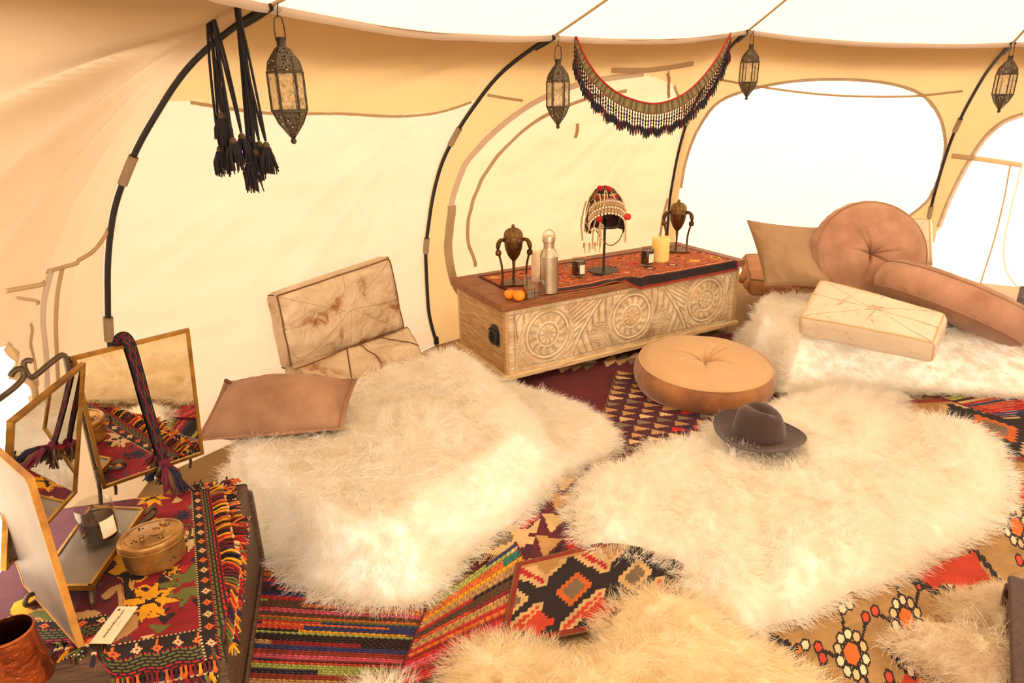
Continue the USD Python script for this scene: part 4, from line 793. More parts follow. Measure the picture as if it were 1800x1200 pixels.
# ================================================================ the carved chest
ch_dir = math.radians(28.8); _fl = at(882, 551, .432); _ca, _sa = math.cos(ch_dir), math.sin(ch_dir); LL, LD = 1.69, .62
ch_loc = (_fl[0] + _ca * LL / 2 - _sa * LD / 2, _fl[1] + _sa * LL / 2 + _ca * LD / 2, 0)
CH = thing("chest", "whitewashed carved wooden chest with dark oak lid against the back wall of the tent", "chest", ch_loc, ch_dir)
def chl(px, py, z):          # local chest coordinates of a point seen at a pixel
    return (at(px, py, z) - CH.M[:3, 3]) @ CH.M[:3, :3]
BL, BD, Z0, Z1 = 1.63, .565, .07, .432; LT = .474
fy = -LD / 2 + .028
def carve(x, z):
    """Relief of the front board, 0 to 1: three rosettes, leaf stems between them, a notched border."""
    H = Z1 - Z0; h = np.full(x.shape, .45) + .05 * nz(x * 30, z * 30, 0 * x)
    zc = H * .52
    def ridge(d, w): return np.exp(-(d / w) ** 2)
    occ = np.zeros(x.shape)
    for cx in (-.56, .0, .56):
        r = np.hypot(x - cx, z - zc); a = np.arctan2(z - zc, x - cx)
        fl = (r < .168); occ = np.maximum(occ, fl)
        h = np.where(fl, .4, h)
        h = h + .55 * ridge(r - .128, .007) + .55 * ridge(r - .066, .006) - .35 * ridge(r - .118, .004) - .35 * ridge(r - .058, .004) - .3 * ridge(r - .139, .004)
        pet = np.abs(np.sin(a * 5)); h = np.where(r < .054, .35 + .5 * pet * np.clip(r / .03, 0, 1) * np.clip((.056 - r) / .012, 0, 1), h) + .5 * ridge(r, .009)
        n16 = np.cos(a * 14 + np.sin(r * 90) * .8); h = np.where((r > .072) & (r < .114), .4 + .24 * sstep(.0, .8, n16) - .22 * (n16 < -.86), h)
        n24 = np.abs(((a * 22 / (2 * np.pi) + .5 * ((r * 90).astype(int) % 2)) % 1) - .5) * 2
        h = np.where((r > .142) & (r < .168), .38 + .35 * (1 - n24 ** 2) * np.sin(np.clip((r - .142) / .026, 0, 1) * np.pi), h)
    for cx in (-.28, .28, -.80, .80):
        s = 1 if cx < 0 else -1; free = 1 - occ
        xx = (x - cx) * s; stem = xx + .12 - (z / H - .1) * .24 + .03 * np.sin(z / H * 3.2)
        h = np.where((free > 0) & (np.abs(x - cx) < .26), h + .5 * ridge(stem, .008) - .3 * ridge(np.abs(stem) - .016, .004), h)
        t = (z / H) * 7 + np.abs(stem) * 22; leaf = np.abs((t % 1) - .5) * 2
        h = np.where((free > 0) & (np.abs(x - cx) < .26) & (np.abs(stem) > .02), .32 + .5 * (1 - leaf ** 1.5) * np.clip(1.3 - np.abs(stem) * 6, 0, 1) - .25 * (leaf > .86), h)
        fx, fz = cx + .06 * s, H * .36; r = np.hypot(x - fx, (z - fz)); a = np.arctan2(z - fz, x - fx)
        ring = (r / .016).astype(int); sc = np.abs(((a * (4 + ring * 3) / (2 * np.pi) + .5 * (ring % 2)) % 1) - .5) * 2; d = np.hypot(sc * .8, (r / .016 % 1))
        h = np.where((free > 0) & (r < .068), .25 + .65 * np.clip(1 - d, 0, 1), h)
    bx = np.abs(x) > BL / 2 - .055; bz = (z > H - .028) | (z < .03)
    tz = np.abs((z / .024 % 1) - .5) * 2; tx = np.abs((x / .03 % 1) - .5) * 2
    h = np.where(bz, .48 + .2 * (1 - tx) - .3 * (np.abs(tx - .5) < .07), h); h = np.where(bx, .48 + .22 * (1 - tz) * (np.abs(np.abs(x) - BL / 2 + .034) < .012), h)
    h = np.where((np.abs(np.abs(x) - (BL / 2 - .056)) < .003) | (np.abs(z - H + .029) < .002) | (np.abs(z - .031) < .002), .15, h)
    return np.clip(h, 0, 1.1)
gx, gz = np.linspace(-BL / 2, BL / 2, 520), np.linspace(0, Z1 - Z0, 118); X, Z = np.meshgrid(gx, gz, indexing="ij"); Hh = carve(X, Z)
V = np.stack([X, fy - .010 * Hh, Z + Z0], -1).reshape(-1, 3); i, j = np.meshgrid(np.arange(519), np.arange(117), indexing="ij"); s = i * 118 + j; Q = np.stack([s, s + 118, s + 119, s + 1], -1).reshape(-1, 4)
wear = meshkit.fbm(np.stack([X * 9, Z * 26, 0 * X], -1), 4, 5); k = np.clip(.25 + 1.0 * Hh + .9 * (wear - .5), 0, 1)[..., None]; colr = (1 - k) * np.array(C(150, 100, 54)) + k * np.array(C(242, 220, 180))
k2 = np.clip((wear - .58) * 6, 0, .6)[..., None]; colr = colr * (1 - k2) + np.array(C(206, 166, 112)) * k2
e = np.array([[-BL / 2, fy + .02, Z0], [BL / 2, fy + .02, Z0], [BL / 2, fy + .02, Z1], [-BL / 2, fy + .02, Z1]])
obj("carved_front", tri((V, Q)), "carved", CH, smooth=True, col=colr.reshape(-1, 3))
obj("side_board", moved(rbox(.025, BD - .03, Z1 - Z0, .003), (-BL / 2 + .013, .02, Z0)), "pale_wood_side", CH); obj("side_board", moved(rbox(.025, BD - .03, Z1 - Z0, .003), (BL / 2 - .013, .02, Z0)), "pale_wood_side", CH)
obj("back_board", moved(rbox(BL, .022, Z1 - Z0, .003), (0, fy + BD - .01, Z0)), "pale_wood", CH); obj("front_backing", moved(rbox(BL, .018, Z1 - Z0, .003), (0, fy + .011, Z0)), "pale_wood", CH)
for s in (-1, 1): obj("corner_post", moved(rbox(.016, .034, Z1 - Z0, .003), (s * (BL / 2 - .004), fy + .004, Z0)), "pale_wood_side", CH)
obj("bottom_board", moved(rbox(BL - .03, BD - .03, .02, .003), (0, .0, Z0)), "pale_wood", CH)
for nm, sz, lo in (("plinth", (BL + .045, .03, .03), (0, fy - .012, .055)), ("plinth", (.03, BD + .03, .03), (-BL / 2 - .006, .01, .055)), ("plinth", (.03, BD + .03, .03), (BL / 2 + .006, .01, .055)), ("plinth", (BL + .04, .03, .03), (0, fy + BD, .055))):
    obj(nm, moved(rbox(*sz, .008, 3), lo), "pale_wood", CH)
for k in range(3):
    obj("lid_board", moved(rbox(LL, LD / 3 - .0015, LT - Z1 - .001, .004), (0, -LD / 2 + LD / 6 + k * LD / 3, Z1 + .001)), "oak_lid", CH)
for sx in (-1, 1):
    for sy in (-1, 1): obj("bun_foot", moved(lathe(smoothpath(np.array([(0, 0), (.028, .002), (.042, .016), (.045, .03), (.040, .045), (.026, .056), (0, .057)]), 18), 20), (sx * (BL / 2 - .05), fy + BD / 2 + sy * (BD / 2 - .06), 0)), "pale_wood", CH, smooth=True)
hy, hz2 = chl(844, 585, .30)[1], .27
hx = -BL / 2 - .001
pl = trimesh.creation.extrude_polygon(Polygon([(x * .9, y) for x, y in [(-.045, -.045), (.045, -.045), (.045, .02)] + [(.045 * math.cos(a), .02 + .035 * math.sin(a)) for a in np.linspace(0, np.pi, 14)]]).buffer(.006), .006); V = np.array(pl.vertices); pl.vertices = np.stack([-V[:, 2], V[:, 0], V[:, 1]], 1)
obj("handle_plate", moved(pl, (hx, hy, hz2)), "iron", CH, smooth=30)
hb = smoothpath(np.array([(-.006, -.034, .02), (-.014, -.036, .004), (-.015, -.032, -.03), (-.015, 0, -.042), (-.015, .032, -.03), (-.014, .036, .004), (-.006, .034, .02)]), 30); obj("handle", moved(tube(hb, .0065, 8), (hx, hy, hz2)), "iron", CH, smooth=True)
obj("handle_pin", moved(tube(np.array([(-.010, -.05, .022), (-.010, .05, .022)]), .007, 8), (hx, hy, hz2)), "iron", CH, smooth=True)
# runner on the lid
def draw_runner(H, W):
    g = np.random.default_rng(12); A = cnv(H, W, "rust") * 1.25; rr, cc = np.meshgrid(np.arange(H), np.arange(W), indexing="ij")
    A[:] = np.array(C(176, 78, 40)); nn = g.random((H, W)); A[nn < .2] = C(190, 118, 66); A[(nn > .22) & (nn < .34)] = C(130, 54, 34); A[(nn > .93)] = C(216, 168, 112); A[(nn > .36) & (nn < .46)] = C(206, 92, 44)
    for y in range(10, H - 12, 18):
        for x in range(8, W, 22):
            if g.random() < .8: diamond(A, x, y, 6, 5, ["orange", "maroon", "yellow", "coral", "grey"][g.integers(5)], 1); diamond(A, x, y, 3, 2, ["cream", "black", "dred"][g.integers(3)], 1)
    for y0, h, k in ((0, 2, "brown"), (2, 1, "rust"), (H - 9, 7, "black"), (H - 10, 1, "coral"), (H - 12, 1, "cream"), (H - 14, 2, "rust"), (H - 2, 2, "rust")): A[y0:y0 + h] = K[k]
    A[:, :2] = K["maroon"]; A[:, -2:] = K["maroon"]; return A
LF = -LD / 2
def runner(u, v):
    x = -.70 + 1.47 * u; back = .235 - .05 * u; wave = .012 * np.sin(u * 31) * np.exp(-((u - .46) / .12) ** 2)
    hang = .062 * sstep(.40, .50, u) - .012 * sstep(.30, .0, u); front = LF - hang + .03 * (1 - sstep(.05, .3, u)) * 1.0
    s = back + (front - back) * v; over = np.clip(LF - .003 - s, 0, None); y = np.where(over > 0, LF - .006 - .004 * np.clip(over / .05, 0, 1), s); z = np.where(over > 0, LT + .004 - over, LT + .004) + np.abs(wave) * (over <= 0) * v ** 3 * 1.5 + .0015 * (nz(u * 20, v * 6, 0 * u) + .5)
    y = y - .01 * np.sin(u * 55) * np.exp(-((u - .45) / .09) ** 2) * (over > 0); return np.stack([x, y, z], -1)
T = thing("table_runner", "orange and red patterned cloth laid along the lid of the carved chest", "cloth", (*ch_loc[:2], LT), ch_dir)
A = draw_runner(72, 190); V, Q, col = cells(runner, 72, 190, lambda r, c: A); woven("weave", V - [0, 0, LT], Q, col, parent=T, world=False)
def lift_edge(pts): return np.asarray(pts) - [0, 0, LT]
obj("hem", tube(lift_edge(runner(np.linspace(0, 1, 90), np.ones(90))), .0024, 5), "runner_edge", T, smooth=True)
obj("hem", tube(lift_edge(runner(np.linspace(0, 1, 90), np.zeros(90))), .0028, 5), "yarn_maroon", T, smooth=True)
# ================================================================ things on the chest
TOP = LT + .0065
def lathe_s(pts, n=28, k=30): return lathe(smoothpath(np.array(pts, float), k), n)
def urn(px, py, label, rz):
    c = at(px, py, TOP); t = thing("incense_burner", label, "ornament", c, rz)
    tri_ = Polygon([(.088 * math.cos(a), .088 * math.sin(a)) for a in (np.pi / 2 + np.arange(3) * 2 * np.pi / 3)]).buffer(.012)
    obj("base", trimesh.creation.extrude_polygon(tri_, .010), "bronze", t, smooth=30)
    Vb, Q = lathe_s([(.004, .115), (.010, .118), (.008, .128), (.014, .136), (.030, .160), (.044, .20), (.048, .235), (.0485, .25)], 60, 40); a = np.arctan2(Vb[:, 1], Vb[:, 0]); Vb[:, :2] *= (1 + .05 * np.abs(np.sin(a * 9)) * (Vb[:, 2] > .14) )[:, None]; obj("cup", (Vb, Q), "bronze", t, smooth=True)
    obj("lid", lathe_s([(.062, .240), (.063, .246), (.054, .252), (.052, .268), (.046, .288), (.030, .303), (.012, .309), (.008, .312), (.010, .318), (.006, .326), (0, .328)], 36, 40), "bronze_lid", t, smooth=True)
    obj("stem", tube(np.array([(0, 0, .01), (0, 0, .05), (0, 0, .10), (0, 0, .122)]), [.006, .005, .007, .008], 10), "bronze", t, smooth=True)
    for k in range(3):
        a = math.pi / 2 + k * 2 * math.pi / 3; ca, sa = math.cos(a), math.sin(a)
        pth = smoothpath(np.array([(.078, .008), (.074, .06), (.078, .12), (.094, .185), (.098, .215), (.088, .245), (.066, .254), (.050, .246)]), 36)
        r = np.interp(np.linspace(0, 1, 36), [0, .1, .5, .62, .72, .85, 1], [.008, .0055, .006, .013, .011, .009, .006]); obj("leg", tube(np.stack([pth[:, 0] * ca, pth[:, 0] * sa, pth[:, 1]], 1), r, 8), "bronze", t, smooth=True)
        obj("scroll", moved(lathe_s([(0, -.016), (.013, -.012), (.016, 0), (.012, .014), (0, .018)], 12, 14), (.096 * ca, .096 * sa, .186)), "bronze", t, smooth=True)
    return t
urn(904, 499, "bronze three-legged incense burner at the left end of the chest, behind the two oranges", .04)
urn(1188, 441, "bronze three-legged incense burner at the right end of the chest, behind the yellow candle", -.24)
c = at(965, 512, TOP); t = thing("water_bottle", "brushed steel water bottle with a looped cap behind the glass mug on the chest", "bottle", c)
obj("body", lathe_s([(0, .001), (.040, .001), (.046, .004), (.047, .012), (.047, .17), (.046, .192), (.038, .215), (.030, .226), (.0275, .234), (.0275, .262), (.026, .266), (0, .266)], 40, 70), "steel", t, smooth=True)
obj("cap", lathe([(0, .262), (.031, .262), (.033, .265), (.033, .290), (.031, .294), (0, .295)], 36), "steel", t, smooth=30)
obj("loop", tube(np.array([(.034 * math.cos(x), 0, .282 + .044 * math.sin(x)) for x in np.linspace(0, np.pi, 24)]) @ rot((0, 0, 1), 20).T, .0032, 8), "steel", t, smooth=True)
for k in range(2): obj("loop_pin", moved(lathe([(0, -.004), (.007, -.004), (.007, .004), (0, .005)], 12), ((-1) ** k * .033 * math.cos(.35), (-1) ** k * .033 * math.sin(.35), .281), rot((0, 1, 0), 90)), "steel", t, smooth=30)
c = at(934, 522, TOP); t = thing("glass_mug", "clear glass mug half full of water beside the oranges on the chest", "mug", c)
obj("wall", lathe([(0, .0), (.040, .0), (.043, .003), (.043, .108), (.0415, .110), (.040, .108), (.040, .010), (.037, .008), (0, .008)], 40), "glass", t, smooth=30)
obj("water", lathe([(0, .0095), (.0385, .0095), (.0385, .056), (0, .056)], 36), "water", t, smooth=30)
hd = smoothpath(np.array([(.042, 0, .092), (.062, 0, .090), (.070, 0, .066), (.064, 0, .036), (.042, 0, .026)]), 26) @ rot((0, 0, 1), -22).T; obj("handle", tube(hd, .0058, 10), "glass", t, smooth=True)
for px, py, lab, s in ((896, 521, "left one of the two small oranges at the front of the chest", .9), (912, 524, "right one of the two small oranges, next to the glass mug", 1.0)):
    c = at(px, py + 4, LT); t = thing("orange", lab, "fruit", c); m = lathe_s([(0, .003), (.013, .001), (.026, .010), (.0315, .026), (.027, .043), (.013, .051), (.004, .0495), (0, .048)], 28, 30); obj("peel", (arr(m)[0] * s, arr(m)[1]), "orange_peel", t, smooth=True)
    obj("stem", moved(lathe([(0, 0), (.004, 0), (.003, .003), (0, .004)], 10), (0, 0, .0475 * s)), "stem_green", t, smooth=True)
def candle(px, py, r, h, label, matn, name="pillar_candle"):
    c = at(px, py, TOP); t = thing(name, label, "candle", c)
    Vb, Q = lathe([(0, 0), (r * .98, 0), (r, .003), (r, h * .5), (r, h - .006), (r * .97, h), (r * .85, h - .002), (r * .6, h - .014), (0, h - .02)], 40); Vb[:, 2] += (Vb[:, 2] > h * .8) * .004 * np.sin(3 * np.arctan2(Vb[:, 1], Vb[:, 0])); obj("wax", (Vb, Q), matn, t, smooth=40)
    obj("wick", tube(np.array([(0, 0, h - .022), (.001, 0, h - .012), (.004, 0, h - .004)]), .0015, 6), "ink", t, smooth=True); return t
candle(945, 493, .034, .165, "white pillar candle half hidden behind the steel bottle on the chest", "wax_white")
candle(1160, 458, .052, .142, "thick yellow pillar candle on the chest behind the right black candle jar", "wax_yellow")
def jar(c, r, h, label, rz, fill=.86, wax="wax_dark", text=True, name="candle_jar"):
    t = thing(name, label, "candle", c, rz)
    obj("glass", lathe([(0, 0), (r * .94, 0), (r, .004), (r, h), (r - .0012, h + .001), (r - .0025, h), (r - .003, .012), (r * .8, .009), (0, .009)], 40), "glass", t, smooth=30)
    obj("wax", lathe([(0, .010), (r - .0036, .0125), (r - .0036, h * fill), (r - .006, h * fill - .002), (0, h * fill - .003)], 40), wax, t, smooth=30)
    obj("wick", tube(np.array([(0, 0, h * fill - .004), (.001, 0, h * fill + .010)]), .0015, 6), "ink", t, smooth=True)
    a = np.linspace(-.44, .44, 14); lab_v = np.vstack([np.stack([(r + .0007) * np.cos(a), (r + .0007) * np.sin(a), 0 * a + z], 1) for z in (h * .22, h * .70)]); n = 14
    f = np.array([[i, i + 1, n + i + 1, n + i] for i in range(n - 1)]); lb = obj("paper_label", (lab_v, f), "paper", t, smooth=True)
    ms = []
    for z, w in ((.54, .10), (.44, .14), (.34, .08)):
        aa = np.linspace(-w, w, 6); v = np.vstack([np.stack([(r + .0011) * np.cos(aa), (r + .0011) * np.sin(aa), 0 * aa + h * z + d], 1) for d in (0, .0022)]); ms.append((v, np.array([[i, i + 1, 6 + i + 1, 6 + i] for i in range(5)])))
    return t
jar(at(1017, 486, TOP), .040, .108, "black candle in a glass jar on the chest beside the headdress stand", math.radians(-62))
jar(at(1137, 466, TOP), .040, .108, "black candle in a glass jar in front of the thick yellow candle", math.radians(-62))
# headdress on its iron stand
hs = at(1061, 476, TOP); t = thing("display_stand", "black iron rod stand with round base plate carrying the beaded headdress", "stand", hs)
obj("base_plate", lathe([(0, 0), (.086, 0), (.088, .003), (.086, .006), (0, .0065)], 48), "iron", t, smooth=30)
obj("rod", tube(np.array([(0, 0, .005), (0, 0, .15), (0, 0, .30)]), .0075, 10), "iron", t, smooth=True)
vd = math.atan2(-hs[1], -hs[0])                       # towards the doorway
fr = rot((0, 0, 1), math.degrees(vd) + 90 + 12)      # local -y looks out into the tent
ring = np.array([(-.066, -.050, .285), (-.066, -.052, .345), (-.03, -.056, .385), (.04, -.056, .385), (.070, -.052, .345), (.068, -.05, .285), (.05, -.046, .262), (-.05, -.046, .262)])
obj("head_frame", tube(smoothpath(ring, 60) @ fr.T, .009, 8, closed=True), "iron", t, smooth=True)
obj("cross_bar", tube(np.array([(0, 0, .296), (0, -.03, .29), (0, -.046, .265)]) @ fr.T, .007, 8), "iron", t, smooth=True)
HD = thing("headdress", "beaded tribal headdress with cords and red pompoms on the iron stand", "headdress", hs + [0, 0, .0])
g = np.random.default_rng(5)
def cap(u, v):      # open at the face (local -y); u round the back, v from rim to crown
    a = np.pi * (.5 + 2 * (u - .5) * (1 - .30 * (1 - sstep(.42, .62, v)))); z = .235 + .225 * np.sin(v * np.pi / 2) ; r = .118 * np.cos(v * np.pi / 2) ** .62 + .006 * nz(u * 9, v * 9, 0 * u)
    return np.stack([r * np.cos(a) * .98, r * np.sin(a) * 1.0 + .005, z + .025 * np.exp(-((u - .5) / .3) ** 2) * v], -1)
V, Q = grid(cap, 61, 31); f = tri((V, Q)); uc, vc = np.meshgrid((np.arange(60) + .5) / 60, (np.arange(30) + .5) / 30, indexing="ij"); cc = np.zeros((60, 30, 3)); bands = ["brown", "black", "brown", "rust", "brown", "tan", "brown", "black", "rust", "tan", "black", "brown", "rust"]
for b in range(13): cc[:, (vc[0] * 13).astype(int) == b] = K[bands[b]]
cc[::9] = K["black"]; cc[1::9] *= .8; cc[(uc * 60).astype(int) % 15 == 4] = K["cream"]
c2 = cc.reshape(-1, 3); V2 = (V * [.95, .95, 1] - [0, 0, .004]) @ fr.T
obj("cap", f if False else ((V @ fr.T), f[1]), "cap_cloth", HD, smooth=False, col=np.vstack([c2, c2])); obj("lining", (V2, f[1][:, ::-1]), "dark_wood", HD, smooth=True)
def face_arch(s, z0, dz, w=.085): x = w * np.sin(s * np.pi / 2 * .98); return np.stack([x, -.085 + .05 * (np.abs(s)) ** 2 - .01, z0 - dz * np.abs(s) ** 1.8], -1)
s = np.linspace(-1, 1, 40)
def bandstrip(z0, h, dz, off):
    P0 = face_arch(s, z0, dz, .10) + [0, off, 0]; P1 = face_arch(s, z0 + h, dz * .8, .098) + [0, off + .012, 0]; k = 40; a = np.arange(39)
    V = np.vstack([P0, P1, P1 + [0, .006, 0], P0 + [0, .006, 0]]); F_ = np.vstack([np.stack([a + i * k, a + 1 + i * k, a + 1 + ((i + 1) % 4) * k, a + ((i + 1) % 4) * k], 1) for i in range(4)]); return V @ fr.T, F_
obj("brow_band", bandstrip(.352, .075, .075, 0), "linen", HD, smooth=True)
ms = {"bead_white": [], "thread_gold": []}
sp = trimesh.creation.icosphere(1, 1.0)
for row, (z0, dz, r, n) in enumerate(((.350, .078, .0075, 17), (.367, .076, .0068, 17), (.384, .072, .0062, 19), (.405, .068, .004, 30), (.418, .064, .004, 30))):
    for q in np.linspace(-1, 1, n): p = face_arch(np.array([q]), z0, dz, .102)[0] + [0, -.006, 0]; obj("bead" if r > .005 else "small_bead", moved((np.array(sp.vertices) * [r, r * .6, r], sp.faces), p @ fr.T), "bead_white" if row % 2 == 0 else "silk", HD, smooth=True)
def strand(P, r=.0038, matn="rope_cream", nm="cord", beads=False):
    P = smoothpath(np.array(P, float), 34); P[:, :2] += np.random.default_rng(int(abs(P.sum()) * 1000)).normal(0, .0008, P[:, :2].shape); P = P @ fr.T
    if beads:
        L = np.concatenate([[0], np.cumsum(np.linalg.norm(np.diff(P, axis=0), axis=1))]); pts = np.stack([np.interp(np.arange(0, L[-1], r * 2.2), L, P[:, q]) for q in range(3)], 1)
        obj("bead_string", join([moved((np.array(sp.vertices) * r, sp.faces), p) for p in pts]), "bead_white", HD, smooth=True)
    else: obj(nm, tube(P, r, 6), matn, HD, smooth=True)
strand([(-.10, -.05, .40), (-.118, -.05, .33), (-.125, -.045, .27), (-.112, -.06, .235), (-.098, -.065, .28), (-.085, -.07, .35), (-.075, -.07, .42)], beads=True)
strand([(-.112, -.02, .41), (-.13, -.02, .34), (-.138, -.02, .27), (-.13, -.03, .19)], .005)
strand([(-.08, -.075, .42), (-.06, -.085, .38), (-.035, -.09, .36), (-.05, -.092, .28), (-.06, -.09, .17)], .004)
strand([(-.05, -.07, .45), (-.045, -.085, .40), (-.06, -.09, .34), (-.08, -.085, .27), (-.085, -.08, .15)], .0042)
strand([(-.02, -.07, .465), (-.025, -.09, .42), (-.03, -.1, .385)], .0035, beads=True)
strand([(-.01, -.06, .47), (-.008, -.085, .43), (-.02, -.098, .39)], .0035)
strand([(-.04, -.09, .30), (-.044, -.09, .23), (-.04, -.085, .175)], .005)
strand([(-.03, -.09, .285), (-.033, -.09, .22), (-.026, -.085, .18)], .004, beads=True)
strand([(.05, -.04, .46), (.085, -.05, .41), (.104, -.05, .35), (.108, -.045, .28), (.112, -.04, .17)], .0045)
strand([(.045, -.045, .465), (.080, -.06, .415), (.100, -.055, .35), (.104, -.055, .28), (.098, -.05, .18)], .0036, beads=True)
strand([(-.06, -.05, .25), (-.03, -.07, .20), (.02, -.075, .165), (.07, -.06, .19), (.10, -.045, .24)], .003, "seam_brown")
strand([(-.12, -.03, .30), (-.09, -.075, .25), (-.055, -.085, .27)], .003)
for k in range(12):
    a = k / 11; obj("tassel_end", tube(np.array([(x, -.08, z) for x, z in ((-.13 + .03 * (k % 4), .185), (-.131 + .03 * (k % 4) + .004 * math.sin(k), .165), (-.13 + .03 * (k % 4) + .006 * math.cos(k * 3), .13 + .02 * (k % 3)))]) @ fr.T, [.006, .004, .002], 6), "rope_cream", HD, smooth=True)
for x, z, m in ((-.052, .318, "pom_red"), (.108, .325, "pom_orange"), (-.04, .476, "pom_red"), (.01, .47, "pom_red")):
    b = trimesh.creation.icosphere(3, .019 if z < .4 else .015); b.vertices *= 1 + .12 * (noise(b.vertices * 400) - .5)[:, None]; obj("pompom", moved(b, np.array((x, -.088 if z < .4 else -.03, z)) @ fr.T), m, HD, smooth=True)
obj("top_trim", tube((np.array([(-.11, -.03, .36), (-.09, -.03, .43), (-.04, -.03, .472), (.02, -.03, .468), (.075, -.03, .425), (.11, -.03, .345)])) @ fr.T, .006, 6), "cap_cloth" if False else "seam_brown", HD, smooth=True)

# ================================================================ hanging things
def lantern(i, px, py, label, rz, tilt=0.0, link=.075):
    """A six-sided pierced lantern; (px, py): the top of its neck."""
    e = pole_pt(i, 0.0); d = math.hypot(e[0], e[1]) - .02; top = away(px, py, d); S = .33 / .33
    t = thing("lantern", label, "lantern", (top[0], top[1], top[2] - .335), rz); o = 0.0
    def hexl(prof): Vb, Q = lathe(prof, 6); return Vb, Q
    obj("finial", moved(trimesh.creation.icosphere(2, .010), (0, 0, .010)), "lantern_metal", t, smooth=True)
    obj("lower_cone", hexl([(.004, .018), (.020, .036), (.040, .068), (.053, .100), (.056, .107)]), "pierced", t, smooth=False)
    obj("upper_dome", hexl([(.056, .232), (.056, .240), (.050, .262), (.037, .285), (.022, .302), (.014, .312)]), "pierced", t, smooth=False)
    obj("neck", lathe([(.0145, .308), (.0145, .334), (.012, .336), (.012, .31)], 16), "lantern_metal", t, smooth=30)
    for z in (.108, .230): obj("rim", join([hexl([(.056, z - .004), (.0595, z - .003), (.0595, z + .004), (.056, z + .005)])]), "lantern_metal", t, smooth=False)
    a = np.arange(6) * np.pi / 3
    for k in range(6):
        p, q = np.array([.057 * math.cos(a[k]), .057 * math.sin(a[k])]), np.array([.057 * math.cos(a[(k + 1) % 6]), .057 * math.sin(a[(k + 1) % 6])])
        obj("corner_bar", tube(np.array([(*p, .108), (*p, .17), (*p, .230)]), .0038, 6), "lantern_metal", t, smooth=True)
        m_ = (p + q) / 2; ang = math.atan2(m_[1], m_[0]); pn = rbox(.0016, np.linalg.norm(q - p) - .005, .118, .0004); obj("glass_pane", moved(pn, (*(m_ * .985), .110), rot((0, 0, 1), math.degrees(ang))), "seeded_glass", t, smooth=False)
        for zz, rr in ((.10, .053),):
            obj("rib", tube(np.array([(.0045 * math.cos(a[k]), .0045 * math.sin(a[k]), .019), (.0405 * math.cos(a[k]), .0405 * math.sin(a[k]), .068), (.0565 * math.cos(a[k]), .0565 * math.sin(a[k]), .106)]), .002, 5), "lantern_metal", t, smooth=True)
            obj("rib", tube(np.array([(.0565 * math.cos(a[k]), .0565 * math.sin(a[k]), .236), (.0505 * math.cos(a[k]), .0505 * math.sin(a[k]), .262), (.022 * math.cos(a[k]), .022 * math.sin(a[k]), .302)]), .002, 5), "lantern_metal", t, smooth=True)
    obj("ring", tube(np.array([(.0145, 0, .325), (.016, 0, .36), (.012, 0, .392), (0, 0, .402), (-.012, 0, .392), (-.016, 0, .36), (-.0145, 0, .325)]) if True else None, .0022, 6), "lantern_metal", t, smooth=True)
    h = e[2] - (top[2] - .335); hook = smoothpath(np.array([(0, .006, .395), (0, -.004, .41), (.004, -.008, .43), (.002, 0, max(h - .02, .44)), (-.006, .004, max(h, .46))]), 24); obj("hook", tube(hook, .002, 6), "iron", t, smooth=True)
lantern(1, 493, 66, "leftmost of the four pierced metal lanterns, hanging beside the black tassels", .35)
lantern(2, 981, 104, "second pierced metal lantern from the left, hanging beside the left end of the garland", .0)
lantern(3, 1321, 78, "third pierced metal lantern from the left, hanging beside the right end of the garland", .55)
lantern(4, 1777, 98, "rightmost of the four pierced metal lanterns, near the right edge of the photo", .25)

def tassel_parts(c, h, r, g, n=26, head=True):
    """A thread tassel hanging from c: (head mesh, skirt mesh)."""
    hd = moved(lathe([(0, 0), (r * .28, -.004), (r * .42, -.012), (r * .38, -h * .18), (r * .36, -h * .2), (0, -h * .21)], 12), c); sk = []
    for k in range(n):
        a = g.random() * 2 * np.pi; q = r * (.45 + .6 * g.random()); L = h * (.75 + .3 * g.random()); x, y = math.cos(a), math.sin(a)
        sk.append(tube(np.array([(x * r * .35, y * r * .35, -h * .2), (x * q * .9, y * q * .9, -h * .2 - (L - h * .2) * .45), (x * q + g.normal(0, .004), y * q + g.normal(0, .004), -L)]) + c, [r * .14, r * .13, r * .07], 5))
    return hd, join(sk)
def hanging(label, top, tips, dist, seed):
    g = np.random.default_rng(seed); T0 = away(*top, dist); t = thing("tassel_hanging", label, "tassel", T0 - [0, 0, .0])
    up = T0 + [0, 0, .10]
    for k, (px, py, h) in enumerate(tips):
        c = away(px, py, dist + .03 * math.sin(k * 2.1)); 
        for q in range(2):
            off = np.array([.006 * math.cos(k * 1.7 + q * 2), .006 * math.sin(k * 1.7 + q * 2), 0]); P = smoothpath(np.array([up + off, T0 + off, T0 * .62 + c * .38 + off * 1.6 + [0, 0, -.0], c * .8 + T0 * .2 + off, c]), 30)
            obj("cord", tube(P, .0042, 6), "black_cord", t, smooth=True, world=True)
        hd, sk = tassel_parts(c, h, .027, g, 38); obj("tassel_head", hd, "thread_gold", t, smooth=True, world=True); obj("tassel", sk, "thread_black", t, smooth=True, world=True)
    obj("wrap", tube(np.array([T0 + [0, 0, .1], T0 + [0, 0, .04], T0]), .010, 10), "black_cord", t, smooth=True, world=True)
    return t
hanging("left bunch of black cord tassels hanging in front of the first pole", (366, 4), ((388, 196, .105), (386, 255, .095), (408, 240, .105), (424, 233, .095), (398, 225, .10)), 2.36, 3)
hanging("right bunch of black cord tassels, beside the leftmost lantern", (417, 12), ((437, 277, .105), (455, 247, .10), (467, 248, .10), (447, 262, .10), (441, 240, .09)), 2.38, 4)
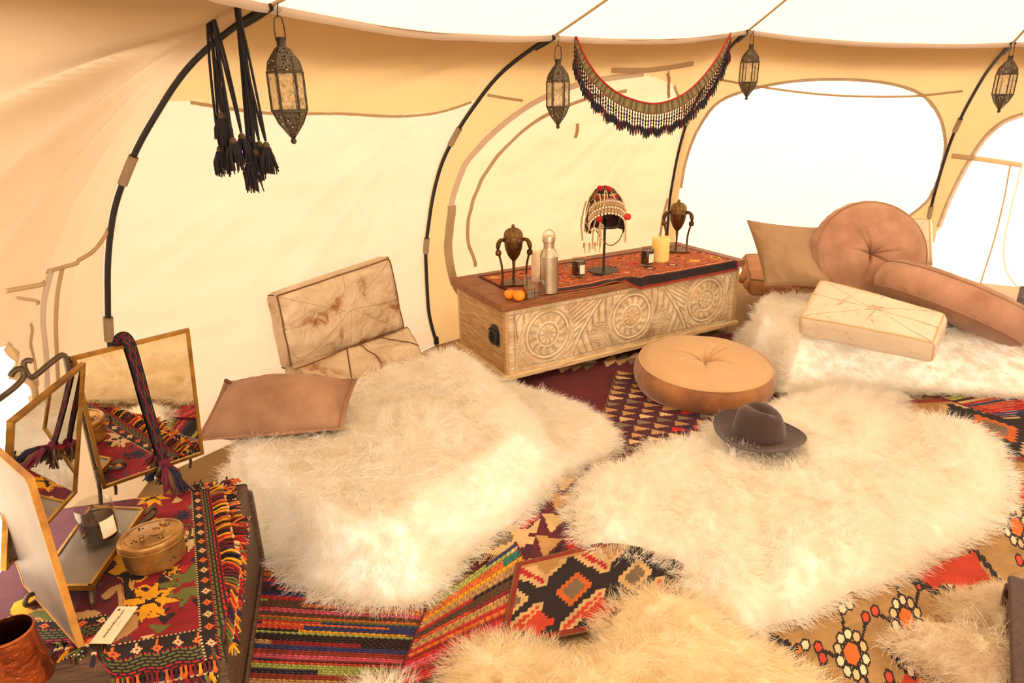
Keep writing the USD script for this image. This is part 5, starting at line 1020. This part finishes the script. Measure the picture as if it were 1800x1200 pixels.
# fringed garland
ga, gb = pole_pt(2, 0.0), pole_pt(3, 0.0); inn = np.array([gb[1] - ga[1], -(gb[0] - ga[0]), 0]); inn = unit(inn) * .05
def gp(px, py): return vplane(px, py, ga + inn, gb + inn)
top = smoothpath(np.array([gp(*p) for p in ((1011, 64), (1032, 108), (1060, 144), (1098, 170), (1150, 182), (1196, 168), (1232, 138), (1262, 98), (1284, 58))]), 120); low = smoothpath(np.array([gp(*p) for p in ((1009, 74), (1024, 116), (1052, 156), (1094, 186), (1150, 200), (1200, 184), (1238, 150), (1266, 108), (1284, 66))]), 120)
G = thing("garland", "woven band garland with long dark tassel fringe hanging between the second and third lanterns", "garland", top[60])
fw = unit(inn); V = np.vstack([top + fw * .004, low + fw * .004, low - fw * .002, top - fw * .002]); a = np.arange(119); f = np.vstack([np.stack([a + q * 120, a + 1 + q * 120, a + 1 + ((q + 1) % 4) * 120, a + ((q + 1) % 4) * 120], 1) for q in range(4)])
cw = np.zeros((len(f), 3)); cw[:] = np.array(C(128, 116, 80)); cw[::2] *= .6; cw[1::3] = np.array(C(150, 138, 96)); f3 = tri((V, f)); obj("band", f3, "kilim", G, smooth=False, col=np.vstack([cw, cw]), world=True)
obj("top_edge", tube(top + fw * .004, .005, 6), "yarn_red", G, smooth=True, world=True); obj("lower_edge", tube(low + fw * .004, .0035, 6), "seam_brown", G, smooth=True, world=True)
g = np.random.default_rng(9); Lc = np.concatenate([[0], np.cumsum(np.linalg.norm(np.diff(low, axis=0), axis=1))])
cols = ["thread_black", "yarn_navy", "yarn_maroon", "thread_black", "thread_black", "yarn_navy"]
for k, sL in enumerate(np.linspace(.006, Lc[-1] - .006, 70)):
    c = np.array([np.interp(sL, Lc, low[:, q]) for q in range(3)]) + fw * .004; L = .125 + .012 * math.sin(k * 1.3)
    ms = [tube(np.array([c, c - [0, 0, L * .5], c - [0, 0, L * .62]]), [.003, .003, .0025], 5)]
    for z, r in ((.16, .0055), (.32, .007), (.46, .006)): ms.append(moved(trimesh.creation.icosphere(1, r), c - [0, 0, L * z]))
    for q in range(6): aa = q * np.pi / 3 + k; d = np.array([math.cos(aa), math.sin(aa), 0]); ms.append(tube(np.array([c - [0, 0, L * .58], c - [0, 0, L * .78] + d * .008, c - [0, 0, L * (.95 + .1 * g.random())] + d * .010]), [.004, .004, .0015], 4))
    obj("tassel", join(ms), cols[k % 6], G, smooth=True, world=True)
# ================================================================ trunk in the left foreground and what stands on it
TZ = .327
_A, _B = at(435, 848, TZ), at(378, 1110, TZ); ey = _A - _B; ey[2] = 0; TD = np.linalg.norm(ey); ey = ey / TD; tr_ang = math.atan2(ey[1], ey[0]) - math.pi / 2
TL_ = .59; tloc = (_B[0], _B[1], 0); _ct, _st = math.cos(tr_ang), math.sin(tr_ang)
TK = thing("trunk", "old dark wooden trunk in the left foreground under a fringed kilim cloth", "trunk", tloc, tr_ang)
def tk(px, py, z=TZ + .008): return (at(px, py, z) - TK.M[:3, 3]) @ TK.M[:3, :3]
for k in range(4): obj("side_plank", moved(rbox(.022, TD, TZ / 4 - .002, .005), (-.011, TD / 2, k * TZ / 4 * .93)), "trunk_wood", TK)
for k in range(4): obj("front_plank", moved(rbox(TL_ - .02, .022, TZ / 4 - .002, .005), (-TL_ / 2 - .005, .011, k * TZ / 4 * .93)), "trunk_wood", TK)
obj("back_plank", moved(rbox(TL_, .022, TZ - .02, .004), (-TL_ / 2, TD - .011, 0)), "trunk_wood", TK); obj("left_side", moved(rbox(.022, TD, TZ - .02, .004), (-TL_ + .011, TD / 2, 0)), "trunk_wood", TK)
for k in range(4): obj("lid_plank", moved(rbox(TL_ / 4 - .002, TD + .006, .028, .009, 3), (-TL_ / 8 - k * TL_ / 4, TD / 2, TZ - .028)), "trunk_wood", TK)
obj("corner_batten", moved(rbox(.030, .028, TZ - .03, .008), (-.004, .006, 0)), "trunk_wood", TK); obj("corner_batten", moved(rbox(.030, .028, TZ - .03, .008), (-.004, TD - .006, 0)), "trunk_wood", TK); obj("base_batten", moved(rbox(.012, TD, .03, .005), (.006, TD / 2, 0)), "trunk_wood", TK)
# the fringed kilim cloth
CX0, CX1, CY1 = -TL_ + .01, -.012, TD - .012
def front_of(x): return .045 + .05 * sstep(-.30, -.55, x) - .125 * sstep(-.262, -.225, x)
def xr_of(s): return .040 - .15 * np.clip(np.asarray(s, float), 0, 1) / CY1
def cloth(u, v):
    s0 = CY1 + (front_of(CX0 + (CX1 - CX0) * u) - CY1) * v; x = CX0 + (xr_of(s0) - CX0) * u; ox = np.clip(x - .004, 0, None); x = np.minimum(x, .004) + .012 * np.clip(ox / .01, 0, 1); s = CY1 + (front_of(x) - CY1) * v; over = np.clip(.0 - s, 0, None); y = np.where(over > 0, -.010 - .004 * np.sin(x * 90), s); z = np.where(over > 0, TZ + .006 - over, TZ + .006 + .0012 * (nz(x * 22, s * 22, 0 * x) + .5)) - ox; return np.stack([x, y, z], -1)
CH_, CW_ = 150, 128
def draw_cloth(H, W):
    g = np.random.default_rng(8); A = cnv(H, W, "maroon"); rr, cc = np.meshgrid(np.arange(H), np.arange(W), indexing="ij")
    def cell(px, py): q = tk(px, py); u = (q[0] - CX0) / (float(xr_of(q[1])) - CX0); return u * W, (q[1] - CY1) / (front_of(q[0]) - CY1) * H
    def near(px, py, d): q = cell(px, py); return q
    A[:, int(W * .60):] = K["dred"]; A *= (.85 + .3 * meshkit.noise(np.stack([rr / 2., cc / 26., 0. * rr], -1)))[..., None]
    # field of small triangles between the stars
    for _ in range(70):
        x, y = g.uniform(W * .42, W * .97), g.uniform(0, H * .86); s = g.uniform(3, 8); fillpoly(A, [(x, y), (x + s * 1.5, y + s * g.uniform(-.4, .4)), (x + s * .6, y + s * g.choice([-1.1, 1.1]))], g.choice(["black", "cream", "green", "navy", "tan", "yellow", "red", "purple", "maroon"]))
    # scrolls of the left field
    A[:, :int(W * .42)] = K["purple"]
    def scroll(px, py, r, k, turn=1, rim=None):
        x, y = cell(px, py); th = np.linspace(0, 4.2, 50); w = np.linspace(.55, .2, 50) * r
        for q, (a, ww) in enumerate(zip(th, w)):
            R = r * (1.15 - q / 90); xx, yy = x + R * math.cos(a * turn + 1), y + R * math.sin(a * turn + 1)
            if rim: diamond(A, xx, yy, ww + 1.4, ww + 1.4, rim)
        for q, (a, ww) in enumerate(zip(th, w)):
            R = r * (1.15 - q / 90); diamond(A, x + R * math.cos(a * turn + 1), y + R * math.sin(a * turn + 1), ww, ww, k)
    for px, py, r, k, tn, rim in ((60, 1060, 9, "yellow", 1, "brown"), (60, 1090, 8, "green", -1, "tan"), (150, 1090, 10, "tan", 1, None), (205, 1050, 9, "tan", -1, None), (235, 1025, 9, "black", 1, "yellow"), (110, 1120, 8, "navy", 1, None), (190, 990, 9, "yellow", -1, "black"), (110, 985, 8, "cream", 1, None)): scroll(px, py, r, k, tn, rim)
    for px, py in ((120, 1150), (70, 1130), (180, 1110)): x, y = cell(px, py); fillpoly(A, [(x - 8, y + 3), (x + 9, y - 1), (x + 2, y + 7)], "red"); fillpoly(A, [(x, y + 4), (x + 9, y + 1), (x + 4, y + 10)], "cream")
    for px, py, R, k in ((268, 874, 14, "yellow"), (200, 852, 8, "grey"), (338, 944, 14, "cream"), (330, 1026, 19, "green"), (262, 1056, 16, "yellow"), (300, 1000, 6, "yellow"), (322, 905, 7, "navy"), (240, 930, 7, "tan")):
        x, y = cell(px, py); star(A, x, y, R + 1.5, "maroon", "maroon", 8, .5, .2); star(A, x, y, R, k, "dred" if k == "green" else "black", 8, .5, .2)
    # woven border: dark band with diamonds, dotted lines, green and red netting; along the front and the right side
    def border(B):       # B: view with rows running outwards from the field
        h, w = B.shape[:2]; q, p = np.meshgrid(np.arange(h), np.arange(w), indexing="ij"); B[:8] = K["black"]; B[0, ::2] = K["cream"]; B[7, ::2] = K["red"]
        d = np.abs(p % 9 - 4) + np.abs(q - 4); m = (d <= 2) & (q < 7); B[m] = K["cream"]; B[m & ((p // 9) % 2 == 0)] = K["orange"]; B[(d <= 0) & (q < 7)] = K["dred"]
        B[8:] = K["black"]; net = (q >= 8) & ((p + (q // 2 % 2) * 2) % 4 < 3) & (q % 2 == 0); B[net] = K["green"]; B[net & (q >= h - 4)] = K["red"]
    border(A[H - 19:]); R = np.ascontiguousarray(A[:, W - 15:].transpose(1, 0, 2)); border(R); A[:, W - 15:] = R.transpose(1, 0, 2); return A
CL = thing("kilim_cloth", "fringed red kilim cloth with yellow and green stars spread over the dark trunk", "cloth", tloc, tr_ang)
A = draw_cloth(CH_, CW_); V, Q, col = cells(cloth, CH_, CW_, lambda r, c: A); woven("weave", V, Q, col, parent=CL, world=False)
g = np.random.default_rng(21)
YC = ["red", "orange", "maroon", "navy", "green", "orange", "dred", "yellow", "black", "maroon"]
def fringe_tassel(P, r=.0055, k=0):
    P = np.asarray(P, float); P = smoothpath(P, 10); ms, cols = [], []
    def add(m, c): v, f = arr(m); ms.append((v, f)); cols.append(np.tile(K[c], (len(f), 1)))
    c1, c2 = YC[g.integers(10)], YC[g.integers(10)]
    add(tube(P[:6], [.003, .003, .003, .0045, .005, .005], 5), c1); add(tube(P[5:7], [.0058, .0052], 6), "cream" if k % 3 else "orange")
    d = unit(P[-1] - P[6])
    for q in range(6):
        off = g.normal(0, .004, 3); add(tube(np.array([P[6], (P[6] + P[-1]) / 2 + off * .9, P[-1] + off * 1.5]), [.0032, .0034, .0018], 4), c2)
    if k % 2 == 0:
        for q in range(4): add(moved(trimesh.creation.icosphere(0, .0022), P[-1] + g.normal(0, .004, 3)), "white")
    m = join(ms); obj("tassel", m, "kilim", CL, smooth=False, col=np.vstack(cols))
for k, y in enumerate(np.linspace(.02, CY1 - .01, 54)):
    jz = g.normal(0, .006); x0 = float(xr_of(y)); P_ = []
    for q, ds in enumerate((0, .016, .032, .046, .062 + .01 * g.random())):
        s_ = x0 + ds; P_.append((s_ if s_ < .006 else .018 + .002 * q, y + jz * q * .5, (TZ + .009 + (.006 if q in (1, 2) else 0)) if s_ < .006 else TZ + .008 - (s_ - .004)))
    fringe_tassel(P_, k=k)
for k, x in enumerate(np.linspace(-.228, CX1, 22)):
    f0 = front_of(np.array(x)); z = TZ + .006 + float(f0); fringe_tassel([(x, -.012, z + .004), (x, -.018, z - .012), (x + g.normal(0, .003), -.018, z - .024), (x + g.normal(0, .004), -.017, z - .05)], k=k)
for k, x in enumerate(np.linspace(-.56, -.25, 24)):
    y = float(front_of(np.array(x))); j = g.normal(0, .006); fringe_tassel([(x, y, TZ + .008), (x + j, y - .016, TZ + .014), (x + j * 1.5, y - .03, TZ + .010), (x + j * 2, y - .052, TZ + .007)], k=k)
for k, x in enumerate(np.linspace(-.20, -.03, 14)):
    j = g.normal(0, .008); fringe_tassel([(x, CY1, TZ + .008), (x + j, CY1 - .0, TZ + .02), (x + j * 2, CY1 + .012, TZ + .016), (x + j * 2, CY1 + .018, TZ + .010)], k=k)

def bar(a, b, w, d, nrm):
    """Square bar from a to b, w wide, d deep along nrm."""
    t = unit(np.subtract(b, a)); s = unit(np.cross(t, nrm)); o = [(-1, -1), (1, -1), (1, 1), (-1, 1)]; V = np.array([p + s * x * w / 2 + nrm * y * d / 2 for p in (np.asarray(a), np.asarray(b)) for x, y in o])
    return V, np.array([[0, 1, 2, 3], [7, 6, 5, 4], [0, 4, 5, 1], [1, 5, 6, 2], [2, 6, 7, 3], [3, 7, 4, 0]])[:, ::-1]
def mirror_panel(t, BLc, BRc, TRc, TLc, face_to, fw=.010, back="grey_back", frame="brass"):
    P = [np.asarray(p, float) for p in (BLc, BRc, TRc, TLc)]; n = unit(np.cross(P[1] - P[0], P[3] - P[0]))
    if n @ (np.asarray(face_to) - P[0]) < 0: n = -n
    c = np.mean(P, 0); inn = [p + (c - p) * (fw * .45 / np.linalg.norm(c - p) * 1.4) for p in P]
    for k in range(4): a, b = inn[k], inn[(k + 1) % 4]; e = unit(b - a) * fw * .45; obj("frame_bar", bar(a - e, b + e, fw, .014, n), frame, t, smooth=False, world=True)
    g_ = np.array(inn); V = np.vstack([g_ + n * .003, g_ + n * .001]); F_ = np.array([[0, 1, 2, 3], [7, 6, 5, 4], [0, 4, 5, 1], [1, 5, 6, 2], [2, 6, 7, 3], [3, 7, 4, 0]])
    if np.cross(V[1] - V[0], V[3] - V[0]) @ n < 0: F_ = F_[:, ::-1]
    obj("mirror_glass", (V, F_), "mirror", t, smooth=False, world=True); V2 = np.vstack([g_ + n * .0005, g_ - n * .006]); obj("back_board", (V2, F_), back, t, smooth=False, world=True); return n
mBL, mBR = at(181, 858, .395), at(357, 797, .395); mTR, mTL = vplane(325, 573, mBL, mBR), vplane(122, 622, mBL, mBR); _m = unit(np.cross(mBR - mBL, [0, 0, 1.0])); mTR, mTL = mTR + _m * .03, mTL + _m * .03; d0 = math.hypot(*mTL[:2])
sTR, sBR, sTL = away(146, 637, d0 - .05), away(131, 866, d0 - .04), away(17, 740, d0 - .30); sBL = sTL + sBR - sTR
FM = thing("folding_mirror", "brass-framed folding mirror standing on the trunk with a woven strap over its larger leaf", "mirror", (mBL[0], mBL[1], TZ + .008))
VIEW = EYE + np.array([.6, .2, -.3])
mirror_panel(FM, mBL, mBR, mTR, mTL, VIEW); mirror_panel(FM, sBL, sBR, sTR, sTL, VIEW)
mn = unit(np.cross(mBR - mBL, mTL - mBL)); mn = mn if mn @ (EYE - mBL) > 0 else -mn
def rodpx(pts, r, t, nm, matn="old_iron"): obj(nm, tube(smoothpath(np.array([away(x, y, d) for x, y, d in pts]), 50), r, 8), matn, t, smooth=True, world=True)
D = d0 - .02
rodpx(((122, 668, D), (119, 645, D), (113, 625, D), (100, 629, D - .01), (62, 660, D - .05), (52, 662, D - .06), (44, 650, D - .06), (42, 638, D - .06), (50, 633, D - .06), (57, 635, D - .06)), .0075, FM, "hook_rod")
rodpx(((-30, 722, D - .2), (0, 700, D - .12), (26, 680, D - .09), (40, 664, D - .07), (40, 652, D - .065), (32, 648, D - .065), (22, 655, D - .065), (19, 661, D - .065)), .0075, FM, "hook_rod")
obj("hinge_post", tube(np.array([mTL - mn * .004, (mTL + mBL) / 2 - mn * .004, mBL - mn * .004, [mBL[0] - .01, mBL[1], TZ + .012]]) + (mBL - mBR) / np.linalg.norm(mBL - mBR) * .008, .006, 8), "old_iron", FM, smooth=True, world=True)
for q in (.06, .12, .86, .92): p = mTL + (mBL - mTL) * q + (mBL - mBR) / np.linalg.norm(mBL - mBR) * .006; obj("hinge_knuckle", moved(lathe([(0, -.012), (.0085, -.012), (.0085, .012), (0, .012)], 12), p), "old_iron", FM, smooth=30, world=True)
for a, b in ((mBR - (mBR - mBL) * .12, [0, 0, 0]), (mBL + (mBR - mBL) * .12, [0, 0, 0])):
    a = np.array(a); f = a - mn * .05; f[2] = TZ + .010; h = a * 1.0 - mn * .004; obj("prop_leg", tube(np.array([h + [0, 0, .05], (h + f) / 2, f]), .005, 8), "old_iron", FM, smooth=True, world=True)
# the third leaf, seen from its grey back
tBR, tBL = at(143, 1136, TZ + .016), at(46, 1026, TZ + .016); tTR = vplane(53, 840, tBR, tBL); tTL = tBL + tTR - tBR
MR = thing("mirror", "mirror leaf seen from its pale grey back, standing nearest the photographer on the trunk", "mirror", tBR); mirror_panel(MR, tBL, tBR, tTR, tTL, tBR * 2 - EYE, frame="wood_edge", fw=.010)
# woven strap
def mp(px, py, off): d = ray(px, py); return EYE + ((mBL - EYE) @ mn) / (d @ mn) * d + mn * off
sp_ = smoothpath(np.array([mp(212, 612, -.02), mp(214, 596, -.012), mp(219, 592, .006), mp(226, 604, .016), mp(240, 650, .017), mp(256, 710, .018), mp(272, 764, .02), mp(284, 806, .024)]), 60)
ST = thing("woven_strap", "dark braided strap with tassels looped over the larger mirror leaf", "strap", sp_[-1])
T_ = np.gradient(sp_, axis=0); T_ /= np.linalg.norm(T_, axis=1, keepdims=True); sd = np.cross(T_, mn); sd /= np.linalg.norm(sd, axis=1, keepdims=True); N_ = np.cross(sd, T_); W_ = np.linspace(.017, .013, 60)[:, None]; cols_ = []
J = np.linspace(-1, 1, 9); rows = np.stack([sp_ + sd * W_ * j + N_ * .002 for j in J], 1); V = np.vstack([rows.reshape(-1, 3), (rows - N_[:, None] * .004).reshape(-1, 3)]); i, j = np.meshgrid(np.arange(59), np.arange(8), indexing="ij"); s = i * 9 + j; q1 = np.stack([s, s + 9, s + 10, s + 1], -1).reshape(-1, 4); Q = np.vstack([q1, q1[:, ::-1] + 540])
ck = np.where(((i // 2 + j) % 4 == 0)[..., None], K["dred"], np.where(((i // 2 - j) % 4 == 0)[..., None], K["green"] * .5, K["navy"] * .55)); ck[:, [0, 7]] = K["black"] * .6; ck = ck.reshape(-1, 3); ck = np.vstack([ck, ck]); f = tri((V, Q)); obj("band", f, "kilim", ST, smooth=False, col=np.vstack([ck, ck]), world=True)
e = sp_[-1]; obj("knot", moved(lathe_s([(0, .012), (.012, .008), (.016, -.002), (.012, -.014), (0, -.016)], 14, 14), e), "yarn_maroon", ST, smooth=True, world=True)
g = np.random.default_rng(31)
for k, (px, py) in enumerate(((268, 838), (282, 852), (296, 862), (310, 868), (324, 862), (300, 846), (316, 848), (290, 836))):
    b = at(px, py, TZ + .02 + .008 * (k % 3)); m_ = e * .5 + b * .5 + [0, 0, .02]; P = smoothpath(np.array([e, e * .75 + b * .25 + [0, 0, .012], m_, b]), 16); P[:, 2] = np.maximum(P[:, 2], TZ + .014)
    obj("tassel_cord", tube(P[:9], .0045, 6), ["yarn_red", "yarn_maroon", "yarn_navy"][k % 3], ST, smooth=True, world=True)
    obj("tassel", join([tube(np.array([P[8], P[12] + g.normal(0, .006, 3) * [1, 1, .5], P[15] + g.normal(0, .010, 3) * [1, 1, .4]]), [.0055, .006, .002], 5) for _ in range(10)]), ["yarn_navy", "old_iron", "yarn_maroon", "seam_brown"][k % 4], ST, smooth=True, world=True)
# tray on scrolled iron feet
zt = TZ + .052; tq = [at(62, 1028, zt), at(158, 1028, zt), at(252, 893, zt), at(160, 889, zt)]
TR = thing("tray", "slate-topped tray with a thin brass frame and scrolled iron feet holding the half-burnt candle", "tray", (*ctr(tq)[:2], TZ + .008)); up = np.array([0, 0, 1.0])
g_ = np.array(tq); cq = g_.mean(0); V = np.vstack([g_ - up * .003, g_ - up * .012]); F_ = np.array([[0, 1, 2, 3], [7, 6, 5, 4], [0, 4, 5, 1], [1, 5, 6, 2], [2, 6, 7, 3], [3, 7, 4, 0]])
obj("plate", (V, F_ if np.cross(V[1] - V[0], V[3] - V[0])[2] > 0 else F_[:, ::-1]), "tray_slate", TR, smooth=False, world=True)
for k in range(4): a, b = g_[k], g_[(k + 1) % 4]; e_ = unit(b - a) * .003; obj("frame_bar", bar(a - e_ - up * .006, b + e_ - up * .006, .008, .014, up), "brass", TR, smooth=False, world=True)
for k in range(4):
    a = g_[k] + (cq - g_[k]) * .12; o = unit((g_[k] - cq) * [1, 1, 0]); P = [a - up * .012, a + o * .02 - up * .02, a + o * .045 - up * .014, a + o * .056 - up * .028, a + o * .045 - up * .038, a + o * .02 - up * .0385, a - o * .02 - up * .036]
    obj("scroll_foot", tube(smoothpath(np.array(P), 40), .0058, 8), "old_iron", TR, smooth=True, world=True)
jar(at(179, 946, zt + .002), .046, .108, "half-burnt dark candle in a sooty glass jar standing on the slate tray", math.radians(-25), fill=.62)
# oval brass box
c = at(276, 985, TZ + .012); BX = thing("brass_box", "round engraved brass box with a lidded top and small latch on the kilim cloth", "box", c, .6)
def oval(m): v, f = arr(m); return v * [1.0, .84, 1], f
obj("body", oval(lathe([(0, 0), (.066, 0), (.071, .004), (.073, .012), (.0755, .066), (.077, .068), (.0745, .070), (0, .070)], 56)), "brass_box", BX, smooth=30)
obj("lid", oval(lathe([(.0785, .064), (.080, .068), (.080, .080), (.077, .085), (.071, .0855), (.069, .083), (.062, .0835), (.060, .086), (.02, .088), (0, .088)], 56)), "brass_box", BX, smooth=30)
obj("rim", oval(tube(np.array([(.0795 * math.cos(a), .0795 * math.sin(a), .066) for a in np.linspace(0, 2 * np.pi, 60, endpoint=False)]), .0022, 6, closed=True)), "brass", BX, smooth=True)
for a in (.4, 2.0, 3.6, 5.2):
    for q in range(3): b = a + q * 2.1; obj("pierced_hole", moved(lathe([(0, 0), (.0028, .0), (.0026, .0012), (0, .0014)], 10), (.045 * math.cos(a) + .006 * math.cos(b), .84 * .045 * math.sin(a) + .006 * math.sin(b), .0866)), "ink", BX, smooth=30)
    for q in range(3): b = a + (q - 1) * .09; obj("pierced_hole", moved(lathe([(0, 0), (.003, .0), (.0028, .0014), (0, .0016)], 10), (.0738 * math.cos(b), .84 * .0738 * math.sin(b), .024 + .007 * (q % 2)), rot((0, 1, 0), 0) @ frame_z((math.cos(b), math.sin(b), 0))), "ink", BX, smooth=30)
obj("knob", moved(lathe_s([(0, 0), (.006, 0), (.004, .006), (.007, .010), (.005, .015), (0, .016)], 16, 16), (-.022, -.018, .087)), "brass_box", BX, smooth=True); obj("knob", moved(lathe_s([(0, 0), (.007, 0), (.006, .004), (.008, .006), (.004, .009), (0, .009)], 16, 16), (.034, .026, .087)), "brass_box", BX, smooth=True)
hk = np.array([(.012 + .017 * math.cos(a), .0 + .017 * math.sin(a), .089) for a in np.linspace(-2.6, 1.8, 26)]); obj("latch", tube(hk, np.interp(np.arange(26), [0, 12, 25], [.0015, .006, .002]), 8, flat=.5), "brass_box", BX, smooth=True)
obj("hasp", tube(smoothpath(np.array([(.079, .01, .070), (.092, .012, .066), (.094, .012, .048), (.086, .011, .030), (.078, .010, .026)]), 24), .0035, 8), "old_iron", BX, smooth=True)
# name card
cz = TZ + .012; k0, k1, k2 = at(157, 1131, cz), at(207, 1066, cz), at(243, 1066, cz); k3 = k0 + k2 - k1
CD = thing("name_card", "small white printed card lying on the kilim cloth at the front of the trunk", "card", (*ctr([k0, k2])[:2], cz)); g_ = np.array([k0, k3, k2, k1]); V = np.vstack([g_ + up * .0012, g_]); obj("card", (V, F_ if np.cross(V[1] - V[0], V[3] - V[0])[2] > 0 else F_[:, ::-1]), "paper", CD, smooth=False, world=True)
ux = unit(k1 - k0); uy = unit(k1 - k2); uy = unit(uy - (uy @ ux) * ux); Lk, Wk = np.linalg.norm(k1 - k0), abs((k2 - k1) @ uy)
def write(txt, x0, y0, width, nm):
    m = meshkit.text_mesh(txt, .01, .0004); v = np.array(m.vertices); s = width / (v[:, 0].max() - v[:, 0].min()); v[:, :2] *= s; o = k0 + ux * x0 - uy * y0 + up * .0013
    obj(nm, (o + v[:, :1] * ux + v[:, 1:2] * uy + v[:, 2:] * up, np.array(m.faces)), "ink", CD, smooth=False, world=True)
write("www.BrandByrnes.com", Lk * .14, Wk * .50, Lk * .74, "lettering"); 
for q in range(7): a = k0 + ux * (Lk * (.44 + .024 * q)) - uy * Wk * .70 + up * .0013; V = np.array([a, a + ux * Lk * .016, a + ux * Lk * .016 + uy * .0012, a + uy * .0012]); obj("small_print", (np.vstack([V, V - up * .0002]), np.array([[0, 1, 2, 3], [7, 6, 5, 4]])), "ink", CD, smooth=False, world=True)
obj("punched_hole", moved(lathe([(0, 0), (.0032, 0), (.003, .0004), (0, .0005)], 14), k1 - ux * .012 - uy * .010 + up * .0012), "ink", CD, smooth=30, world=True)
# copper mug
c = at(14, 1112, TZ + .135); c[2] = TZ + .010; MG = thing("copper_mug", "hammered copper mug cut by the left edge of the photo", "mug", c)
Vm, Qm = lathe(smoothpath(np.array([(0, .0), (.050, .0), (.055, .004), (.054, .03), (.050, .07), (.046, .122), (.0475, .128), (.046, .131), (.044, .126), (.048, .06), (.050, .012), (0, .010)]), 70), 60); obj("body", (Vm, Qm), "copper", MG, smooth=True)
obj("lining", lathe([(.0435, .120), (.0465, .06), (.049, .014), (0, .012)][::-1], 40), "copper_dark", MG, smooth=True); obj("rim", tube(np.array([(.0465 * math.cos(a), .0465 * math.sin(a), .129) for a in np.linspace(0, 2 * np.pi, 48, endpoint=False)]), .0022, 6, closed=True), "copper", MG, smooth=True)
obj("handle", tube(smoothpath(np.array([(-.045, .0, .108), (-.075, .0, .110), (-.088, .0, .075), (-.076, .0, .035), (-.052, .0, .03)]), 26), .006, 8), "copper", MG, smooth=True)
# low dark wooden box at the right edge
b0, b1 = at(1778, 1024, .16), at(1786, 1230, .16); e2 = b1 - b0; e2[2] = 0; Lb = np.linalg.norm(e2); ang = math.atan2(e2[1], e2[0])
WB = thing("wooden_crate", "dark wooden crate cut by the right edge of the photo beside the tan fleeces", "crate", (b0[0], b0[1], 0), ang)
for k in range(2): obj("side_plank", moved(rbox(Lb, .022, .074, .005), (Lb / 2, .011, .002 + k * .078)), "dark_wood", WB)
for k in range(2): obj("end_plank", moved(rbox(.022, .34, .074, .005), (.011, .19, .002 + k * .078)), "dark_wood", WB); obj("end_plank", moved(rbox(.022, .34, .074, .005), (Lb - .011, .19, .002 + k * .078)), "dark_wood", WB)
obj("far_plank", moved(rbox(Lb, .022, .152, .005), (Lb / 2, .37, .002)), "dark_wood", WB); obj("lid", moved(rbox(Lb + .02, .40, .022, .006), (Lb / 2, .19, .158)), "dark_wood", WB); obj("corner_post", moved(rbox(.03, .016, .155, .004), (.012, -.006, 0)), "dark_wood", WB)

GROUPS = {"lantern": "pierced metal lanterns hanging from the eave", "tent_pole": "bent black tent poles", "orange": "oranges on the chest", "incense_burner": "bronze incense burners on the chest", "tassel_hanging": "black tassel bunches", "rag_rug": "striped rag rugs on the floor", "kilim_rug": "kilims on the floor", "fleece": "fleeces on the floor and seats", "pillow": "loose pillows", "round_cushion": "round buttoned cushions", "leather_cushion": "leather floor cushions"}
for p in stage.GetPrimAtPath("/World").GetChildren():
    base = p.GetName().rstrip("0123456789").rstrip("_")
    if base in GROUPS: p.SetCustomDataByKey("group", GROUPS[base])
